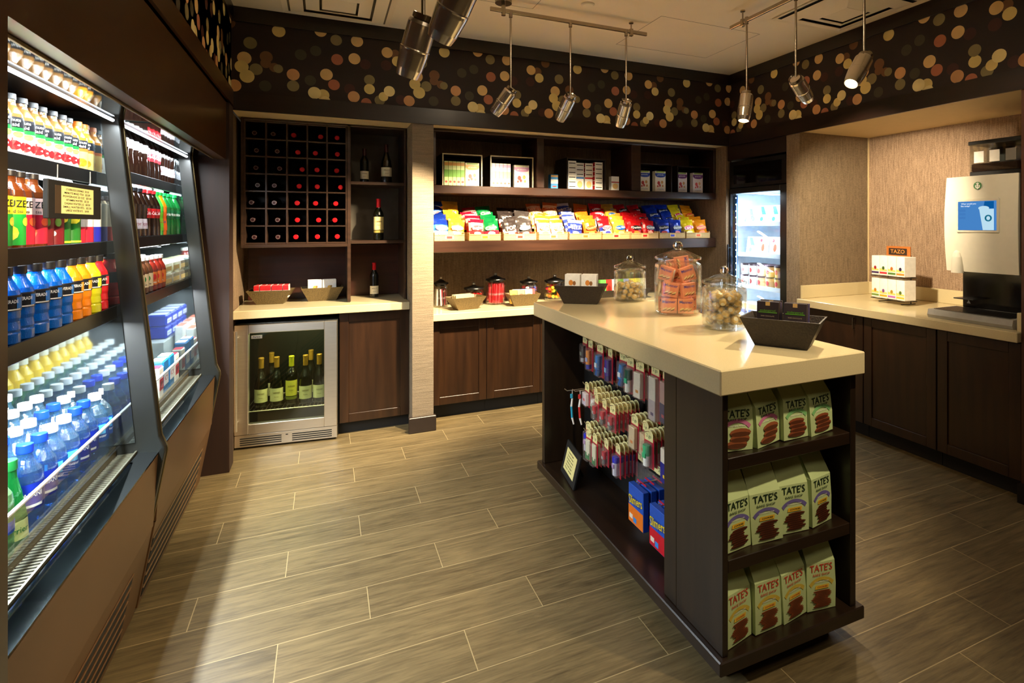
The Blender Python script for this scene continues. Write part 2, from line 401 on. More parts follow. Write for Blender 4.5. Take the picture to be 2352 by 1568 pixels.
# left wall: laminate above the open coolers, jamb this side of them, end panel beyond them
struct(MB().box(-.60, -.55, 1.392, 4.105, 1.897, 2.9).build('wall_left_header', LAM))
struct(MB().box(-.60, -.55, -1.5, 1.392, 0, 2.9).build('wall_left', LAM))
struct(MB().box(-1.5, -.534, 3.905, 4.06, 0, 2.245).box(-1.5, -.545, 4.06, 4.08, 0, 2.245).build('wall_left_end_panel', wood('end_panel_wood', (38, 19, 10), (52, 28, 15), .6, coat=0)))
struct(MB().box(-1.6, -1.5, 1.3, 4.1, 0, 2.9).build('wall_left_rear', BLKM))
struct(MB().box(-.62, -.56, 4.10, 4.9, 0, 2.245).build('wall_left_niche', WALLD))
struct(MB().box(-.56, 3.46, 4.81, 4.9, 0, 2.245).build('wall_back', WALLD))
struct(MB().box(.571, .722, 4.106, 4.81, 0, 2.245).build('wall_column', fabric('woven_wallpaper_column', (116, 101, 80), (144, 127, 102), horiz=True, sc=1.6)))
struct(MB().bbox(.545, .738, 4.082, 4.12, 0, .112).build('baseboard_column', mat('dark_brown_baseboard', (44, 34, 28), .4)))
struct(MB().box(3.435, 3.50, 4.135, 4.81, 0, 2.245).build('wall_right_niche', WALLD))
struct(MB().box(3.45, 4.25, 3.267, 3.405, 0, 2.245).build('wall_right_pillar', fabric('woven_wallpaper_pillar', (104, 88, 66), (140, 120, 94))))
struct(MB().box(4.243, 4.30, 1.0, 4.81, 0, 2.245).build('wall_right', fabric('woven_wallpaper_coffee', (122, 98, 76), (176, 148, 120), sc=1.5)))
struct(MB().box(3.45, 4.243, 1.55, 1.733, 0, 2.245).build('wall_right_end', BRN))
struct(MB().box(3.45, 3.52, -1.5, 1.55, 0, 2.245).build('wall_right_near', BRN))
struct(MB().box(3.415, 3.449, -1.5, 1.735, 0, .10).build('baseboard_right', DARK))
struct(MB().box(3.452, 4.3, 3.405, 4.14, 2.105, 2.245).build('wall_right_fridge_header', TRIMY))
struct(MB().box(-.60, 3.5, -1.6, -1.5, 0, 2.9).build('wall_rear', mat('rear_wall_paint', (96, 70, 46), .7)))
struct(MB().box(4.232, 4.243, 3.26, 3.267, 1.015, 2.245).build('trim_7', CREAM))

# ------------------------------------------------------------------ cabinets and counters
def shaker(mb_unused, parent, x0, x1, z0, z1, y, axis='x', name='door', rail=.06):
    """recessed-panel door on a plane; axis 'x': faces -Y at y ; axis 'y': faces -X at x=y"""
    m = MB()
    def B(a0, a1, d0, d1, b0, b1):
        if axis == 'x': m.bbox(a0, a1, d0, d1, b0, b1, .002)
        else: m.bbox(d0, d1, a0, a1, b0, b1, .002)
    B(x0, x1, y+.010, y+.02, z0, z1)
    B(x0, x0+rail, y, y+.0099, z0, z1); B(x1-rail, x1, y, y+.0099, z0, z1)
    B(x0+rail, x1-rail, y, y+.0099, z0, z0+rail); B(x0+rail, x1-rail, y, y+.0099, z1-rail, z1)
    return m.build(name, ESP if axis == 'x' else ESP, parent)
tag(MB().bbox(-.557, .569, 4.215, 4.808, .877, .932, .003).build('wine_counter', QUARTZ), 'bright beige stone counter top over the steel wine fridge', 'counter top')
c = thing('wine_base_cabinet', 'dark brown single-door base cabinet between the wine fridge and the column', 'cabinet', (.085, 4.26, 0))
MB().box(.055, .484, .022, .54, .085, .876).box(.003, .055, .022, .03, .085, .876).build('carcass', ESP, c)
MB().box(.003, .484, .05, .07, 0, .085).build('toe_kick', BLKM, c)
m = shaker(None, c, .004, .484, .087, .87, 0, rail=.062)
tag(MB().bbox(.724, 3.433, 4.245, 4.808, .768, .822, .003).build('snack_counter', QUARTZ), 'low beige stone counter top below the snack shelves', 'counter top')
for i, (a, b) in enumerate([(.742, 1.173), (1.175, 1.63), (1.632, 2.09), (2.092, 2.55), (2.552, 3.0), (3.002, 3.43)]):
    c = thing('snack_base_cabinet', 'dark brown base cabinet under the snack counter, '+['beside the fabric column', 'just left of the island', 'behind the island, third from the column', 'behind the island, fourth from the column', 'behind the island, fifth from the column', 'in the far right corner behind the island'][i], 'cabinet', (a, 4.30, 0))
    MB().box(0, b-a, .022, .5, .108, .767).build('carcass', ESP, c)
    MB().box(0, b-a, .06, .08, 0, .108).build('toe_kick', BLKM, c)
    shaker(None, c, .001, b-a-.001, .11, .76, 0)

# wine rack with display cubbies
YR = 4.38
RK = wood('rack_wood', (46, 32, 24), (74, 52, 38), .3, 'x'); RKI = wood('rack_inside', (22, 15, 11), (34, 24, 18), .45, 'z')
r = thing('wine_rack', 'dark wood wine rack of square cells with display cubbies at its right', 'wine rack', (0, YR, 0))
X0, X1, Z0, Z1 = -.510, .139, 1.373, 2.222
nx, nz = 5, 7; px = (X1-X0)/nx; pz = (Z1-Z0)/nz
MB().bbox(X0-.022, X0-.006, 0, .40, Z0-.03, 2.243, .002).bbox(X1+.006, X1+.03, 0, .40, .935, 2.243, .002).bbox(.548, .565, 0, .40, .935, 2.243, .002).bbox(X0-.006, X1+.006, 0, .4, Z0-.03, Z0-.006, .002).bbox(X0-.006, .548, 0, .4, Z1+.006, 2.243, .002).build('frame', RK, r)
for i in range(6): MB().bbox(X0+px*i-.006, X0+px*i+.006, .004, .36, Z0-.006, Z1+.006, .0015).build('upright_divider', RK, r)
for k in range(8): MB().bbox(X0-.006, X1+.006, .006, .36, Z0+pz*k-.005, Z0+pz*k+.005, .0015).build('cell_shelf', RK, r)
MB().box(X0-.01, X1+.01, .38, .40, Z0-.01, Z1+.01).build('back_panel', RKI, r)
DP = mat('grey_brown_back_panel', (92, 84, 70), .5, var=.12, scale=14)
MB().box(X1+.03, .548, .36, .38, Z0, Z1+.02).build('back_panel', DP, r)
MB().box(X0-.02, .548, .385, .40, .935, Z0-.03).build('back_panel', wood('mahogany_back', (52, 24, 16), (72, 36, 24), .35, 'x'), r)
for z in (1.385, 1.825): MB().bbox(X1+.03, .548, .002, .36, z-.022, z, .002).build('display_shelf', RK, r)

# snack shelving
YS = 4.28
s = thing('snack_shelving', 'wide dark wood wall shelving holding boxed snacks and chip baskets', 'shelving', (0, YS, 0))
SH = wood('shelf_wood', (44, 26, 18), (64, 40, 28), .28, 'x')
MB().bbox(.742, 3.433, 0, .50, 1.747, 1.809, .003).build('upper_shelf', SH, s)
MB().bbox(.742, 3.433, 0, .50, 1.288, 1.377, .003).build('lower_shelf', SH, s)
MB().bbox(.742, 3.433, 0, .42, 2.222, 2.244, .003).build('top_panel', SH, s)
for a, b in ((.742, .772), (1.597, 1.66), (2.500, 2.594), (3.41, 3.433)):
    MB().bbox(a, b, .001, .42, 1.81, 2.221, .003).build('upright_panel', SH, s)
MB().box(.772, 3.41, .40, .415, 1.809, 2.222).build('back_panel', WALLD, s)

# right coffee counter
k = MB().bbox(3.415, 4.242, 1.735, 3.266, .861, .916, .003).build('coffee_counter', QUARTZ)
tag(k, 'beige stone counter top under the coffee machine with an upstand', 'counter top')
MB().bbox(3.455, 4.222, 3.246, 3.2655, .9165, 1.02, .002).bbox(4.222, 4.242, 1.76, 3.2655, .9165, 1.02, .002).bbox(3.455, 4.222, 1.7355, 1.757, .9165, 1.02, .002).build('backsplash', QUARTZ, k)
for i, (a, b) in enumerate([(1.735, 2.19), (2.194, 2.70), (2.704, 3.264)]):
    c = thing('coffee_base_cabinet', 'very dark base cabinet below the coffee counter, '+['nearest the camera at the right edge', 'in the middle of the run', 'farthest, beside the fabric pillar'][i], 'cabinet', (3.455, a, 0))
    MB().box(.022, .75, 0, b-a, .10, .860).build('carcass', ESP, c)
    MB().box(.06, .08, 0, b-a, 0, .10).build('toe_kick', BLKM, c)
    shaker(None, c, .002, b-a-.002, .104, .852, 0, 'y')
    MB().tube((-.02, (b-a)*.12, .76), (-.02, (b-a)*.12, .84), .005, 8).tube((-.02, (b-a)*.12, .765), (0, (b-a)*.12, .765), .004, 6).tube((-.02, (b-a)*.12, .835), (0, (b-a)*.12, .835), .004, 6).build('handle', NICK, c) if i == 2 else None

# ------------------------------------------------------------------ island
ESPI = wood('island_wood', (28, 19, 10), (42, 29, 16), .36); ESPXI = wood('island_wood_across', (28, 18, 10), (42, 27, 15), .34, 'x'); ESPYI = wood('island_wood_lengthwise', (28, 18, 10), (42, 27, 15), .34, 'y')
isl = thing('island_cabinet', 'dark espresso island cabinet with a pegboard side and open end shelves', 'island', (1.15, 1.40, 0))
# local frame: x 0..0.60, y 0..1.60
MB().bbox(.06, .54, .06, 1.55, 0, .078).build('plinth', BLKM, isl)
MB().bbox(-.022, .628, -.016, 1.625, .0785, .125, .004).build('base_board', ESPYI, isl)
MB().bbox(.0, .022, .0, .2545, .126, .969, .002).build('side_panel', ESPI, isl)
MB().bbox(.001, .0255, .2555, .335, .127, .968, .002).build('stile', ESPI, isl)
MB().bbox(0, .60, 1.565, 1.60, .126, .969, .002).build('end_panel', ESPI, isl)
MB().bbox(.575, .602, 0, 1.5645, .126, .969, .002).build('side_panel', ESPI, isl)
MB().bbox(.026, .574, .30, .33, .127, .968, .002).build('partition', ESPI, isl)
for z0, z1 in ((.712, .754), (.387, .428)):
    MB().bbox(.0225, .574, .002, .299, z0, z1, .002).build('shelf', ESPXI, isl)
pb = MB().box(.255, .27, .331, 1.564, .126, .969)
pb.build('pegboard', mat('black_pegboard', (9, 7, 6), .6, var=.2, scale=80), isl)
tag(MB().bbox(1.112, 1.755, 1.364, 3.042, .970, 1.05, .004).build('island_counter', QUARTZ), 'thick beige stone counter top on the dark island', 'counter top')
# ------------------------------------------------------------------ open refrigerated cases
def shift(mb, dx, dy, dz=0):
    mb.v = [(v[0]+dx, v[1]+dy, v[2]+dz) for v in mb.v]; return mb
BRZ = mat('bronze_metal_panel', (116, 84, 54), .42, .6, var=.06, scale=3)
BRZL = mat('bronze_edge', (120, 104, 70), .3, .8)
LINER = mat('grey_steel_liner', (130, 140, 142), .04, .95, var=.04)
MIRR = mat('dark_mirror', (74, 84, 84), .045, 1, var=.02)
GRL = mat('grille_metal', (120, 118, 100), .35, .6)
TUBE = emis('lamp_tube', (235, 245, 255), 5)
CASE_BLK = mat('case_black', (14, 14, 14), .3)
COOL = (.86, .95, 1.0)
def cooler(y0, y1, label, shelves):
    L = y1-y0; OX = 1.0
    t = thing('refrigerated_display_case', label, 'refrigerated case', (-OX, y0, 0))
    def S(mb): return shift(mb, OX, -y0)
    e = y1-.04
    S(MB().prism([(-1.48, .03), (-.672, .03), (-.616, .33), (-.60, .60), (-.72, .60), (-1.48, .60)], 'y', y0, e)).build('lower_cabinet', CASE_BLK, t)
    S(MB().prism([(-.614, .352), (-.598, .624), (-.586, .622), (-.601, .352)], 'y', y0, e)).build('front_panel', BRZ, t)
    mb = MB()
    mb.prism([(-.674, .03), (-.617, .348), (-.604, .346), (-.661, .03)], 'y', y0, e)
    for i in range(5):
        z = .060+.046*i; x = -.661+(z-.03)*.18
        mb.prism([(x+.002, z), (x+.0078, z+.030), (x-.01, z+.030), (x-.01, z)], 'y', y0+.02, e-.18, 1)
        mb.prism([(x+.0068, z+.0305), (x+.0100, z+.0305), (x+.0100, z+.0325), (x+.0072, z+.0345)], 'y', y0+.02, e-.18, 0)
    S(mb).build('vent_panel', [BRZ, BLKM], t)
    S(MB().prism([(-.652, .628), (-.586, .624), (-.584, .632), (-.650, .640)], 'y', y0, e)).build('glass_strip', MIRR, t)
    mb = MB().prism([(-.7125, .601), (-.6525, .601), (-.6525, .637), (-.7125, .637)], 'y', y0, e, 1).prism([(-.657, .6372), (-.652, .6372), (-.650, .648), (-.656, .648)], 'y', y0, e, 0)
    n = int(L/.016)
    for i in range(n):
        y = y0+.008+i*.016
        mb.box(-.711, -.657, y, y+.006, .6372, .6405, 0)
    S(mb).build('air_grille', [GRL, BLKM], t)
    S(MB().bbox(-1.36, -.7135, y0, e, .60, .638, .002)).build('deck', mat('deck_steel', (150, 150, 148), .3, .6), t)
    S(MB().bbox(-.726, -.713, y0, e, .6385, .675, .002)).build('deck_lip', BRZL, t)
    r = S(MB().box(-.706, -.700, y0, e, .676, .792)).build('clear_rail', ACRY, t)
    S(MB().box(-.7075, -.6985, y0, e, .7921, .797)).build('rail_edge', mat('acrylic_edge', (225, 232, 238), .2), r)
    prof = [(-1.49, .012), (-.705, 0), (-.685, .012), (-.668, .04), (-.570, .595), (-.565, .625), (-.566, .645), (-.583, .69), (-.707, 1.925), (-1.49, 1.925)]
    ep = S(MB().prism(prof, 'y', e, y1)).build('end_panel', mat('case_charcoal', (20, 21, 17), .42), t, bevel=.004)
    o2 = [(x, z) for x, z in prof[3:9]]
    mb = MB()
    for (a, b), (c, d) in zip(o2[:-1], o2[1:]): mb.tube((a+.001, y1-.004, b), (c+.001, y1-.004, d), .0035, 6)
    S(mb).build('edge_trim', BRZL, ep)
    S(MB().prism([(-.655, .68), (-.76, 1.89), (-1.35, 1.89), (-1.35, .68)], 'y', e-.006, e-.0005)).build('end_liner', LINER, t)
    S(MB().box(-1.37, -1.36, y0, e, .60, 1.94)).build('back_liner', mat('liner_dark', (70, 74, 74), .35, .3), t)
    S(MB().prism([(-.602, 1.8985), (-.602, 1.94), (-.86, 1.985), (-1.48, 1.985), (-1.48, 1.915), (-.76, 1.915), (-.742, 1.8985)], 'y', y0, y1)).build('canopy', CASE_BLK, t)
    S(MB().prism([(-.607, 1.8935), (-.698, 1.8935), (-.698, 1.898), (-.607, 1.898)], 'y', y0, e-.001)).build('mirror_panel', MIRR, t)
    S(MB().bbox(-.606, -.598, y0, y1, 1.888, 1.8965, .001)).build('canopy_edge', BRZL, t)
    S(MB().tube((-.716, y0+.02, 1.886), (-.716, e-.03, 1.887), .006, 10)).build('lamp_tube', TUBE, t)
    area('case_lamp', (-.716, (y0+e)/2, 1.875), (-.80, (y0+e)/2,   .6), 11, L-.1, .03, COOL).data.size = L-.1
    for i, (x, z, lit) in enumerate(shelves):
        sh = S(MB().bbox(x-.40, x-.006, y0, e-.007, z-.022, z, .002)).build('shelf', BLK, t)
        S(MB().bbox(x-.0055, x, y0, e-.007, z-.040, z+.008, .001)).build('price_rail', BLK, sh)
        for yy in ((y0+.30, y0+.82) if L > 1 else (y0+.5,)):
            S(MB().prism([(x-.03, z-.023), (x-.03, z-.055), (x-.39, z-.10), (x-.39, z-.023)], 'y', yy, yy+.006)).build('bracket', BLK, sh)
        tb = S(MB().tube((x-.045, y0+.05, z-.040), (x-.045, e-.1, z-.040), .008, 8)).build('lamp_tube', TUBE, sh)  # real tube under the far top shelf; the others are added
        area('shelf_fill_lamp', (x-.03, (y0+e)/2, z-.052), (x-.06, (y0+e)/2, z-1), lit, L-.15, .02, COOL).data.size = L-.15  # strip light added under every shelf to brighten the goods below
    return t
def fix_area():
    for o in bpy.data.objects:
        if o.type == 'LIGHT' and o.name.startswith(('case_lamp', 'shelf_fill_lamp')):
            o.rotation_euler = (0, math.radians(5), 0)      # thin strip running along Y
            o.data.size, o.data.size_y = .03, o.data.size
cooler(1.30, 2.615, 'open refrigerated case nearest the camera, stocked with bottled water and sports drinks', [(-.77, 1.690, 7), (-.74, 1.432, 8), (-.71, 1.193, 34)])
cooler(2.616, 3.80, 'open refrigerated case farther from the camera, stocked with colas and boxed food', [(-.77, 1.722, 8), (-.74, 1.442, 8), (-.71, 1.19, 26)])
fix_area()

# menu card hung in the near case
t = thing('menu_card_sign', 'black framed cream price card hanging in the near refrigerated case', 'sign', (-.707, 2.165, 1.574))
MB().bbox(0, .012, -.195, .195, -.055, .055, .002).build('frame', BLKM, t)
MB().box(.0121, .0128, -.115, .125, -.040, .040).build('price_card', pk(250, 240, 160), t)
MB().box(.0121, .0128, -.155, -.1155, -.040, .040).build('card_stripe', mat('menu_brown', (66, 50, 34), .5), t)
RX = Matrix(((0, 0, 1, 0), (1, 0, 0, 0), (0, 1, 0, 0), (0, 0, 0, 1)))      # text plane facing +X, reading along +Y
mb = MB()
for i, s_ in enumerate(['STARBUCKS DRINKS   $3.50', 'MINUTE MAID TEA   $3.00', 'POWERADE 20 OZ   $3.00', 'VITAMIN WATER   $3.50', 'DASANI WATER LG   $3.50', 'SMALL WATER BTL   $2.50', 'LARGE WATER BTL   $4.00']):
    mb.text(s_, .0085, Matrix.Translation((.0132, .0, .031-i*.0103)) @ RX, wid=.17+.02*(i % 3))
mb.build('lettering', INK, t)
for y_ in (-.12, .12): MB().tube((.006, y_, .058), (.006, y_, .10), .0015, 6).build('hanging_wire', STEEL, t)

# ------------------------------------------------------------------ undercounter wine fridge (slightly turned)
f = thing('wine_fridge', 'stainless steel glass-door wine fridge under the wine counter', 'wine fridge', (-.558, 4.262, 0), -.105)
MB().bbox(0, .636, .05, .50, .012, .836, .003).build('body', mat('fridge_side', (40, 40, 40), .4), f).hide_render = False
f.children[0].data.clear_geometry() if False else None
b = f.children[0]; 
me = MB()
me.box(0, .02, .0455, .5, .012, .836).box(.616, .636, .0455, .5, .012, .836).box(.02, .616, .48, .5, .012, .836).box(.02, .616, .0455, .48, .012, .13).box(.02, .616, .0455, .48, .80, .836)
b.data = me.build('body_tmp', mat('fridge_liner', (20, 22, 16), .4)).data; bpy.data.objects.remove(bpy.data.objects['body_tmp']); b.name = 'body'
d = MB().bbox(.002, .085, 0, .045, .098, .832, .003).bbox(.551, .634, 0, .045, .098, .832, .003).bbox(.085, .551, 0, .045, .775, .832, .003).bbox(.085, .551, 0, .045, .098, .165, .003).build('door', STEEL, f)
MB().box(.085, .551, .018, .024, .165, .775).build('pane', glass('fridge_glass', (.72, .76, .62), .06), d)
MB().tube((.022, -.045, .14), (.022, -.045, .80), .011, 12).tube((.022, -.045, .19), (.022, 0, .19), .006, 8).tube((.022, -.045, .75), (.022, 0, .75), .006, 8).build('handle', STEEL, d)
g = MB().bbox(.002, .634, .005, .045, .014, .094, .002)
for i in range(4):
    g.box(.035, .285, .0035, .0045, .026+i*.014, .033+i*.014, 1); g.box(.35, .60, .0035, .0045, .026+i*.014, .033+i*.014, 1)
g.box(.31, .325, .0035, .0045, .070, .076, 1)
g.build('vent_grille', [STEEL, BLKM], f)
bd = MB().bbox(.10, .165, .0145, .0175, .735, .757, .001).build('badge', STEEL, d)
MB().text('Perlick', .016, Matrix.Translation((.1325, .0140, .746)) @ Matrix.Rotation(PI/2, 4, 'X')).build('lettering', INK, bd)
sh = MB()
for i in range(22): sh.tube((.05+i*.025, .06, .232), (.05+i*.025, .46, .232), .0022, 6)
sh.tube((.03, .06, .232), (.606, .06, .232), .004, 6); sh.tube((.03, .46, .232), (.606, .46, .232), .004, 6)
sh.build('wire_shelf', STEEL, f)
L_ = area('fridge_lamp', (-.2, 4.33, .79), (-.2, 4.43, .0), 6, .5, .05, (1, .95, .62)); 

# ------------------------------------------------------------------ merchandiser freezer
f = thing('glass_door_freezer', 'tall black glass-door freezer lit white inside, in the far corner', 'freezer', (3.462, 3.415, 0))
MB().box(.03, .70, 0, .02, .1, 2.08).box(.03, .70, .69, .71, .1, 2.08).box(.68, .70, .02, .69, .1, 2.08).box(.03, .68, .02, .69, .1, .14).box(.03, .68, .02, .69, 1.80, 2.08).box(.05, .68, .02, .69, 0, .1).build('body', BLK, f)
ICE = mat('freezer_white_liner', (226, 238, 248), .5)
MB().box(.672, .679, .021, .689, .141, 1.799).box(.06, .671, .683, .689, .141, 1.799).box(.06, .671, .021, .027, .141, 1.799).box(.06, .671, .028, .682, 1.793, 1.799).build('liner', ICE, f)
d = MB().bbox(0, .03, 0, .075, .11, 1.84, .003).bbox(0, .03, .69, .712, .11, 1.84, .003).bbox(0, .03, .075, .69, 1.792, 1.84, .003).bbox(0, .03, .075, .69, .11, .17, .003).build('door', BLK, f)
MB().box(.012, .018, .075, .69, .17, 1.792).build('pane', glass('freezer_glass', (.95, .98, 1), .05), d)
MB().tube((-.03, .735-.045, 1.02), (-.03, .735-.045, 1.32), .009, 10).tube((-.03, .69, 1.05), (0, .69, 1.05), .006, 8).tube((-.03, .69, 1.29), (0, .69, 1.29), .006, 8).build('handle', BLK, d)
MB().bbox(.005, .03, 0, .712, 1.845, 2.09, .004).box(.003, .0045, .06, .65, 1.88, 2.05, 1).build('header_panel', [BLK, mat('header_glass_black', (10, 8, 7), .08)], f)
led = MB().box(.045, .058, .655, .68, .2, 1.78).build('light_strip', mat('led_strip_blue', (40, 90, 140), .3), f)
mb = MB()
for i in range(26): mb.disc(Matrix.Translation((.0445, .667, .23+i*.061)) @ Matrix.Rotation(-PI/2, 4, 'Y'), .006, .006)
mb.build('led_points', emis('led_point', (235, 245, 255), 8), led)
for z in (.32, .68, .945, 1.235, 1.515):
    mb = MB().box(.06, .066, .028, .682, z-.022, z+.016).box(.066, .66, .028, .682, z-.012, z)
    mb.build('wire_shelf', mat('freezer_shelf_white', (214, 228, 240), .4), f)
area('freezer_lamp', (3.53, 3.76, 1.785), (3.62, 3.76, .2), 14, .1, .55, (.84, .93, 1))
for z in (1.48, 1.2, .91, .64):
    area('freezer_lamp', (3.54, 3.76, z), (3.70, 3.76, z-.3), 5, .03, .5, (.84, .93, 1))
area('freezer_lamp', (3.50, 4.07, 1.0), (3.75, 3.70, 1.0), 9, .03, 1.4, (.84, .93, 1))

# ------------------------------------------------------------------ coffee machine and company
IV = mat('ivory_plastic', (206, 200, 182), .32, var=.02)
c = thing('coffee_machine', 'ivory and black coffee machine with a blue touch screen on the right counter', 'coffee machine', (3.62, 1.83, .917))
# local: x depth (front = 0 for the face), y 0..0.40, z
MB().bbox(.16, .56, .02, .40, .0, .88, .004).box(.03, .16, 0.01, .03, .295, .88).build('body', BLK, c)
# bowed ivory face
mb = MB(); n = 12; vs = []
for k in range(9):
    z = .296+.588*k/8; bow = .018*math.sin(PI*k/8); wide = .004*math.sin(PI*k/8)
    for i in range(n+1):
        y = .0-wide+(.402+2*wide)*i/n; vs.append((-.012*math.sin(PI*i/n)-bow, y, z))
N1 = n+1
fs = [(k*N1+i, (k+1)*N1+i, (k+1)*N1+i+1, k*N1+i+1) for k in range(8) for i in range(n)]
mb.faces(vs, fs, 0, True)
ed = [k*N1 for k in range(9)]; 
for L_ in ([k*N1 for k in range(9)], [k*N1+n for k in range(9)], list(range(N1)), [8*N1+i for i in range(N1)]):
    for a, b_ in zip(L_[:-1], L_[1:]):
        p, q = vs[a], vs[b_]; mb.poly([p, q, (.158, q[1], q[2]), (.158, p[1], p[2])], 0)
mb.build('face_panel', IV, c)
fx = -.034
def YZ(y, z, x=fx): return Matrix.Translation((x, y, z)) @ Matrix(((0, 0, -1, 0), (-1, 0, 0, 0), (0, 1, 0, 0), (0, 0, 0, 1)))   # faces -X, reads along -Y
mb = MB(); mb.bbox(fx, -.018, .085, .325, .535, .745, .006)
bz = mb.build('screen_bezel', IV, c)
mb = MB().box(fx-.002, fx-.0003, .098, .312, .553, .728)
scn = mb.build('screen', emis('screen_blue', (70, 130, 196), .9), bz)
mb = MB()
mb.faces([YZ(.155, .64, fx-.0026) @ Vector(p) for p in [(-.035, .04, 0), (.045, .04, 0), (.045, -.086, 0), (-.015, -.086, 0)]], [(0, 1, 2, 3)], 0)
mb.disc(YZ(.165, .685, fx-.0029), .03, .013, 0); mb.poly([YZ(.15, .64, fx-.0028) @ Vector(p) for p in [(-.018, .042, 0), (.04, .042, 0), (.040, .085, 0), (-.010, .085, 0)]], 1)
mb.disc(YZ(.140, .625, fx-.0031), .020, .020, 2); mb.disc(YZ(.140, .625, fx-.0034), .010, .012, 0)
for i, z in enumerate((.672, .65, .628)): mb.poly([YZ(.285, z, fx-.0028) @ Vector(p) for p in [(-.018, -.007, 0), (.018, -.007, 0), (.018, .007, 0), (-.018, .007, 0)]], 3)
mb.text('What would you', .0125, YZ(.250, .713, fx-.003), 4); mb.text('like today?', .0125, YZ(.268, .699, fx-.003), 4)
mb.build('screen_picture', [emis('cup_white', (190, 226, 244), .85), emis('cup_lid_blue', (10, 90, 160), .8), emis('cup_mark_teal', (30, 120, 150), .7), emis('button_blue', (70, 130, 200), .8), emis('screen_text', (240, 248, 255), 1)], scn)
mb = MB(); GR = mat('logo_green', (60, 120, 66), .5)
def logo(mb, M0, r):
    mb.disc(M0, r, r, 0, 28); T = Matrix.Translation
    for s_ in (-1, 1):
        mb.poly([M0 @ Vector((s_*x*r, y*r, .0004)) for x, y in ((.15, -.75), (.45, -.6), (.62, -.15), (.55, .2), (.38, .15), (.3, -.3))], 1)
    mb.disc(M0 @ T((0, .12*r, .0005)), .26*r, .34*r, 1, 14)
    mb.poly([M0 @ Vector((x*r, y*r, .0006)) for x, y in ((-.35, .45), (-.4, .8), (-.18, .62), (0, .92), (.18, .62), (.4, .8), (.35, .45))], 1)
    mb.poly([M0 @ Vector((x*r, y*r, .0005)) for x, y in ((-.22, -.25), (.22, -.25), (.12, -.9), (-.12, -.9))], 1)
logo(mb, YZ(.205, .822, fx+.008), .023)
mb.build('logo', [GR, WHITE], c)
mb = MB()
mb.lathe([(.036, 0), (.034, .05), (.030, .09), (.022, .115), (.010, .127), (0, .13)], 20, 0, Matrix.Translation((-.012, .33, .296-.010)) @ Matrix.Diagonal((.8, 1, 1.1, 1)))
mb.build('spout_cover', IV, c)
GM = mat('grey_tray_plastic', (150, 148, 142), .35)
MB().prism([(-.125, .0), (-.135, .02), (-.125, .052), (.155, .055), (.155, .0)], 'y', -.035, .44).build('drip_tray', GM, c)
mb = MB()
for i in range(12): mb.box(-.10+.02*i, -.088+.02*i, -.01, .42, .0555, .0575)
mb.build('drip_grid', BLK, c)
MB().box(.155, .159, .03, .395, .058, .295).build('back_splash_plate', mat('glossy_black', (10, 10, 10), .08), c)
MB().box(.06, .158, .28, .395, .115, .12).tube((.06, .30, .117), (.06, .395, .117), .004, 6).build('cup_step', mat('smoked_plastic', (40, 40, 40), .15), c)
mb = MB(); mb.poly([YZ(.36, .09, .1545) @ Vector(p) for p in [(-.012, -.01, 0), (.012, -.01, 0), (0, .012, 0)]], 0)
mb.build('warning_mark', pk(200, 200, 200), c)
h = thing('bean_hopper', 'clear three-bin coffee bean hopper on top of the coffee machine', 'bean hopper', (3.80, 1.90, 1.798))
MB().bbox(0, .24, 0, .30, 0, .045, .004).build('base', BLK, h)
MB().bbox(0.002, .23, 0, .004, .046, .215, .001).bbox(.002, .23, .296, .30, .046, .215, .001).bbox(0, .004, .004, .296, .046, .215, .001).build('clear_bin', CLEAR, h)
MB().bbox(.232, .24, 0, .30, .0455, .215, .001).build('rear_panel', BLK, h)
MB().bbox(-.008, .245, -.006, .306, .2155, .24, .004).build('lid', BLK, h)
bm = mat('coffee_beans', (52, 28, 16), .35, var=.5, scale=260, bump=1)
MB().bbox(.006, .22, .006, .294, .0455, .095, .006).build('coffee_beans', bm, h)['kind'] = 'stuff'
for i in range(3):
    MB().box(-.0012, -.0002, .215-.09*i, .272-.09*i, .10, .172).build('bin_label', WHITE if i < 2 else pk(110, 104, 96), h)
for y in (.10, .20): MB().box(.006, .225, y-.002, y+.002, .10, .21).build('divider', CLEAR, h)

# tea rack
t = thing('tea_rack', 'black wire counter rack holding boxed teas under a wooden sign', 'tea rack', (3.86, 2.77, .917), math.radians(-8))
# local: front faces -X, width along y
mb = MB()
for y in (-.10, .10): mb.tube((-.03, y, .006), (.10, y, .006), .004, 6).tube((.06, y, .006), (.06, y, .36), .004, 6)
for z in (.03, .20): mb.tube((-.055, -.15, z), (-.055, .15, z), .003, 6).tube((.06, -.15, z), (.06, .15, z), .003, 6)
for z in (.03, .20):
    for y in (-.15, -.075, 0, .075, .15): mb.tube((-.055, y, z), (.06, y, z), .002, 5)
mb.build('wire_frame', BLK, t)
sg = MB().bbox(.045, .057, -.105, .105, .345, .425, .003).build('sign_board', mat('orange_wood', (170, 98, 40), .45, var=.15, stretch=(1, 1, 12)), t)
mb = MB().box(.0435, .0445, -.08, .08, .36, .41); pl = mb.build('sign_plate', mat('sign_plate_dark', (40, 26, 16), .5), sg)
MB().text('TAZO', .040, YZ(0, .385, .0432), wid=.125).build('lettering', pk(196, 130, 60), pl)
tea_top = [(60, 40, 90), (200, 50, 60), (80, 120, 50), (226, 130, 50)]; tea_bot = [(110, 140, 60), (236, 160, 40), (170, 100, 180), (222, 176, 60)]
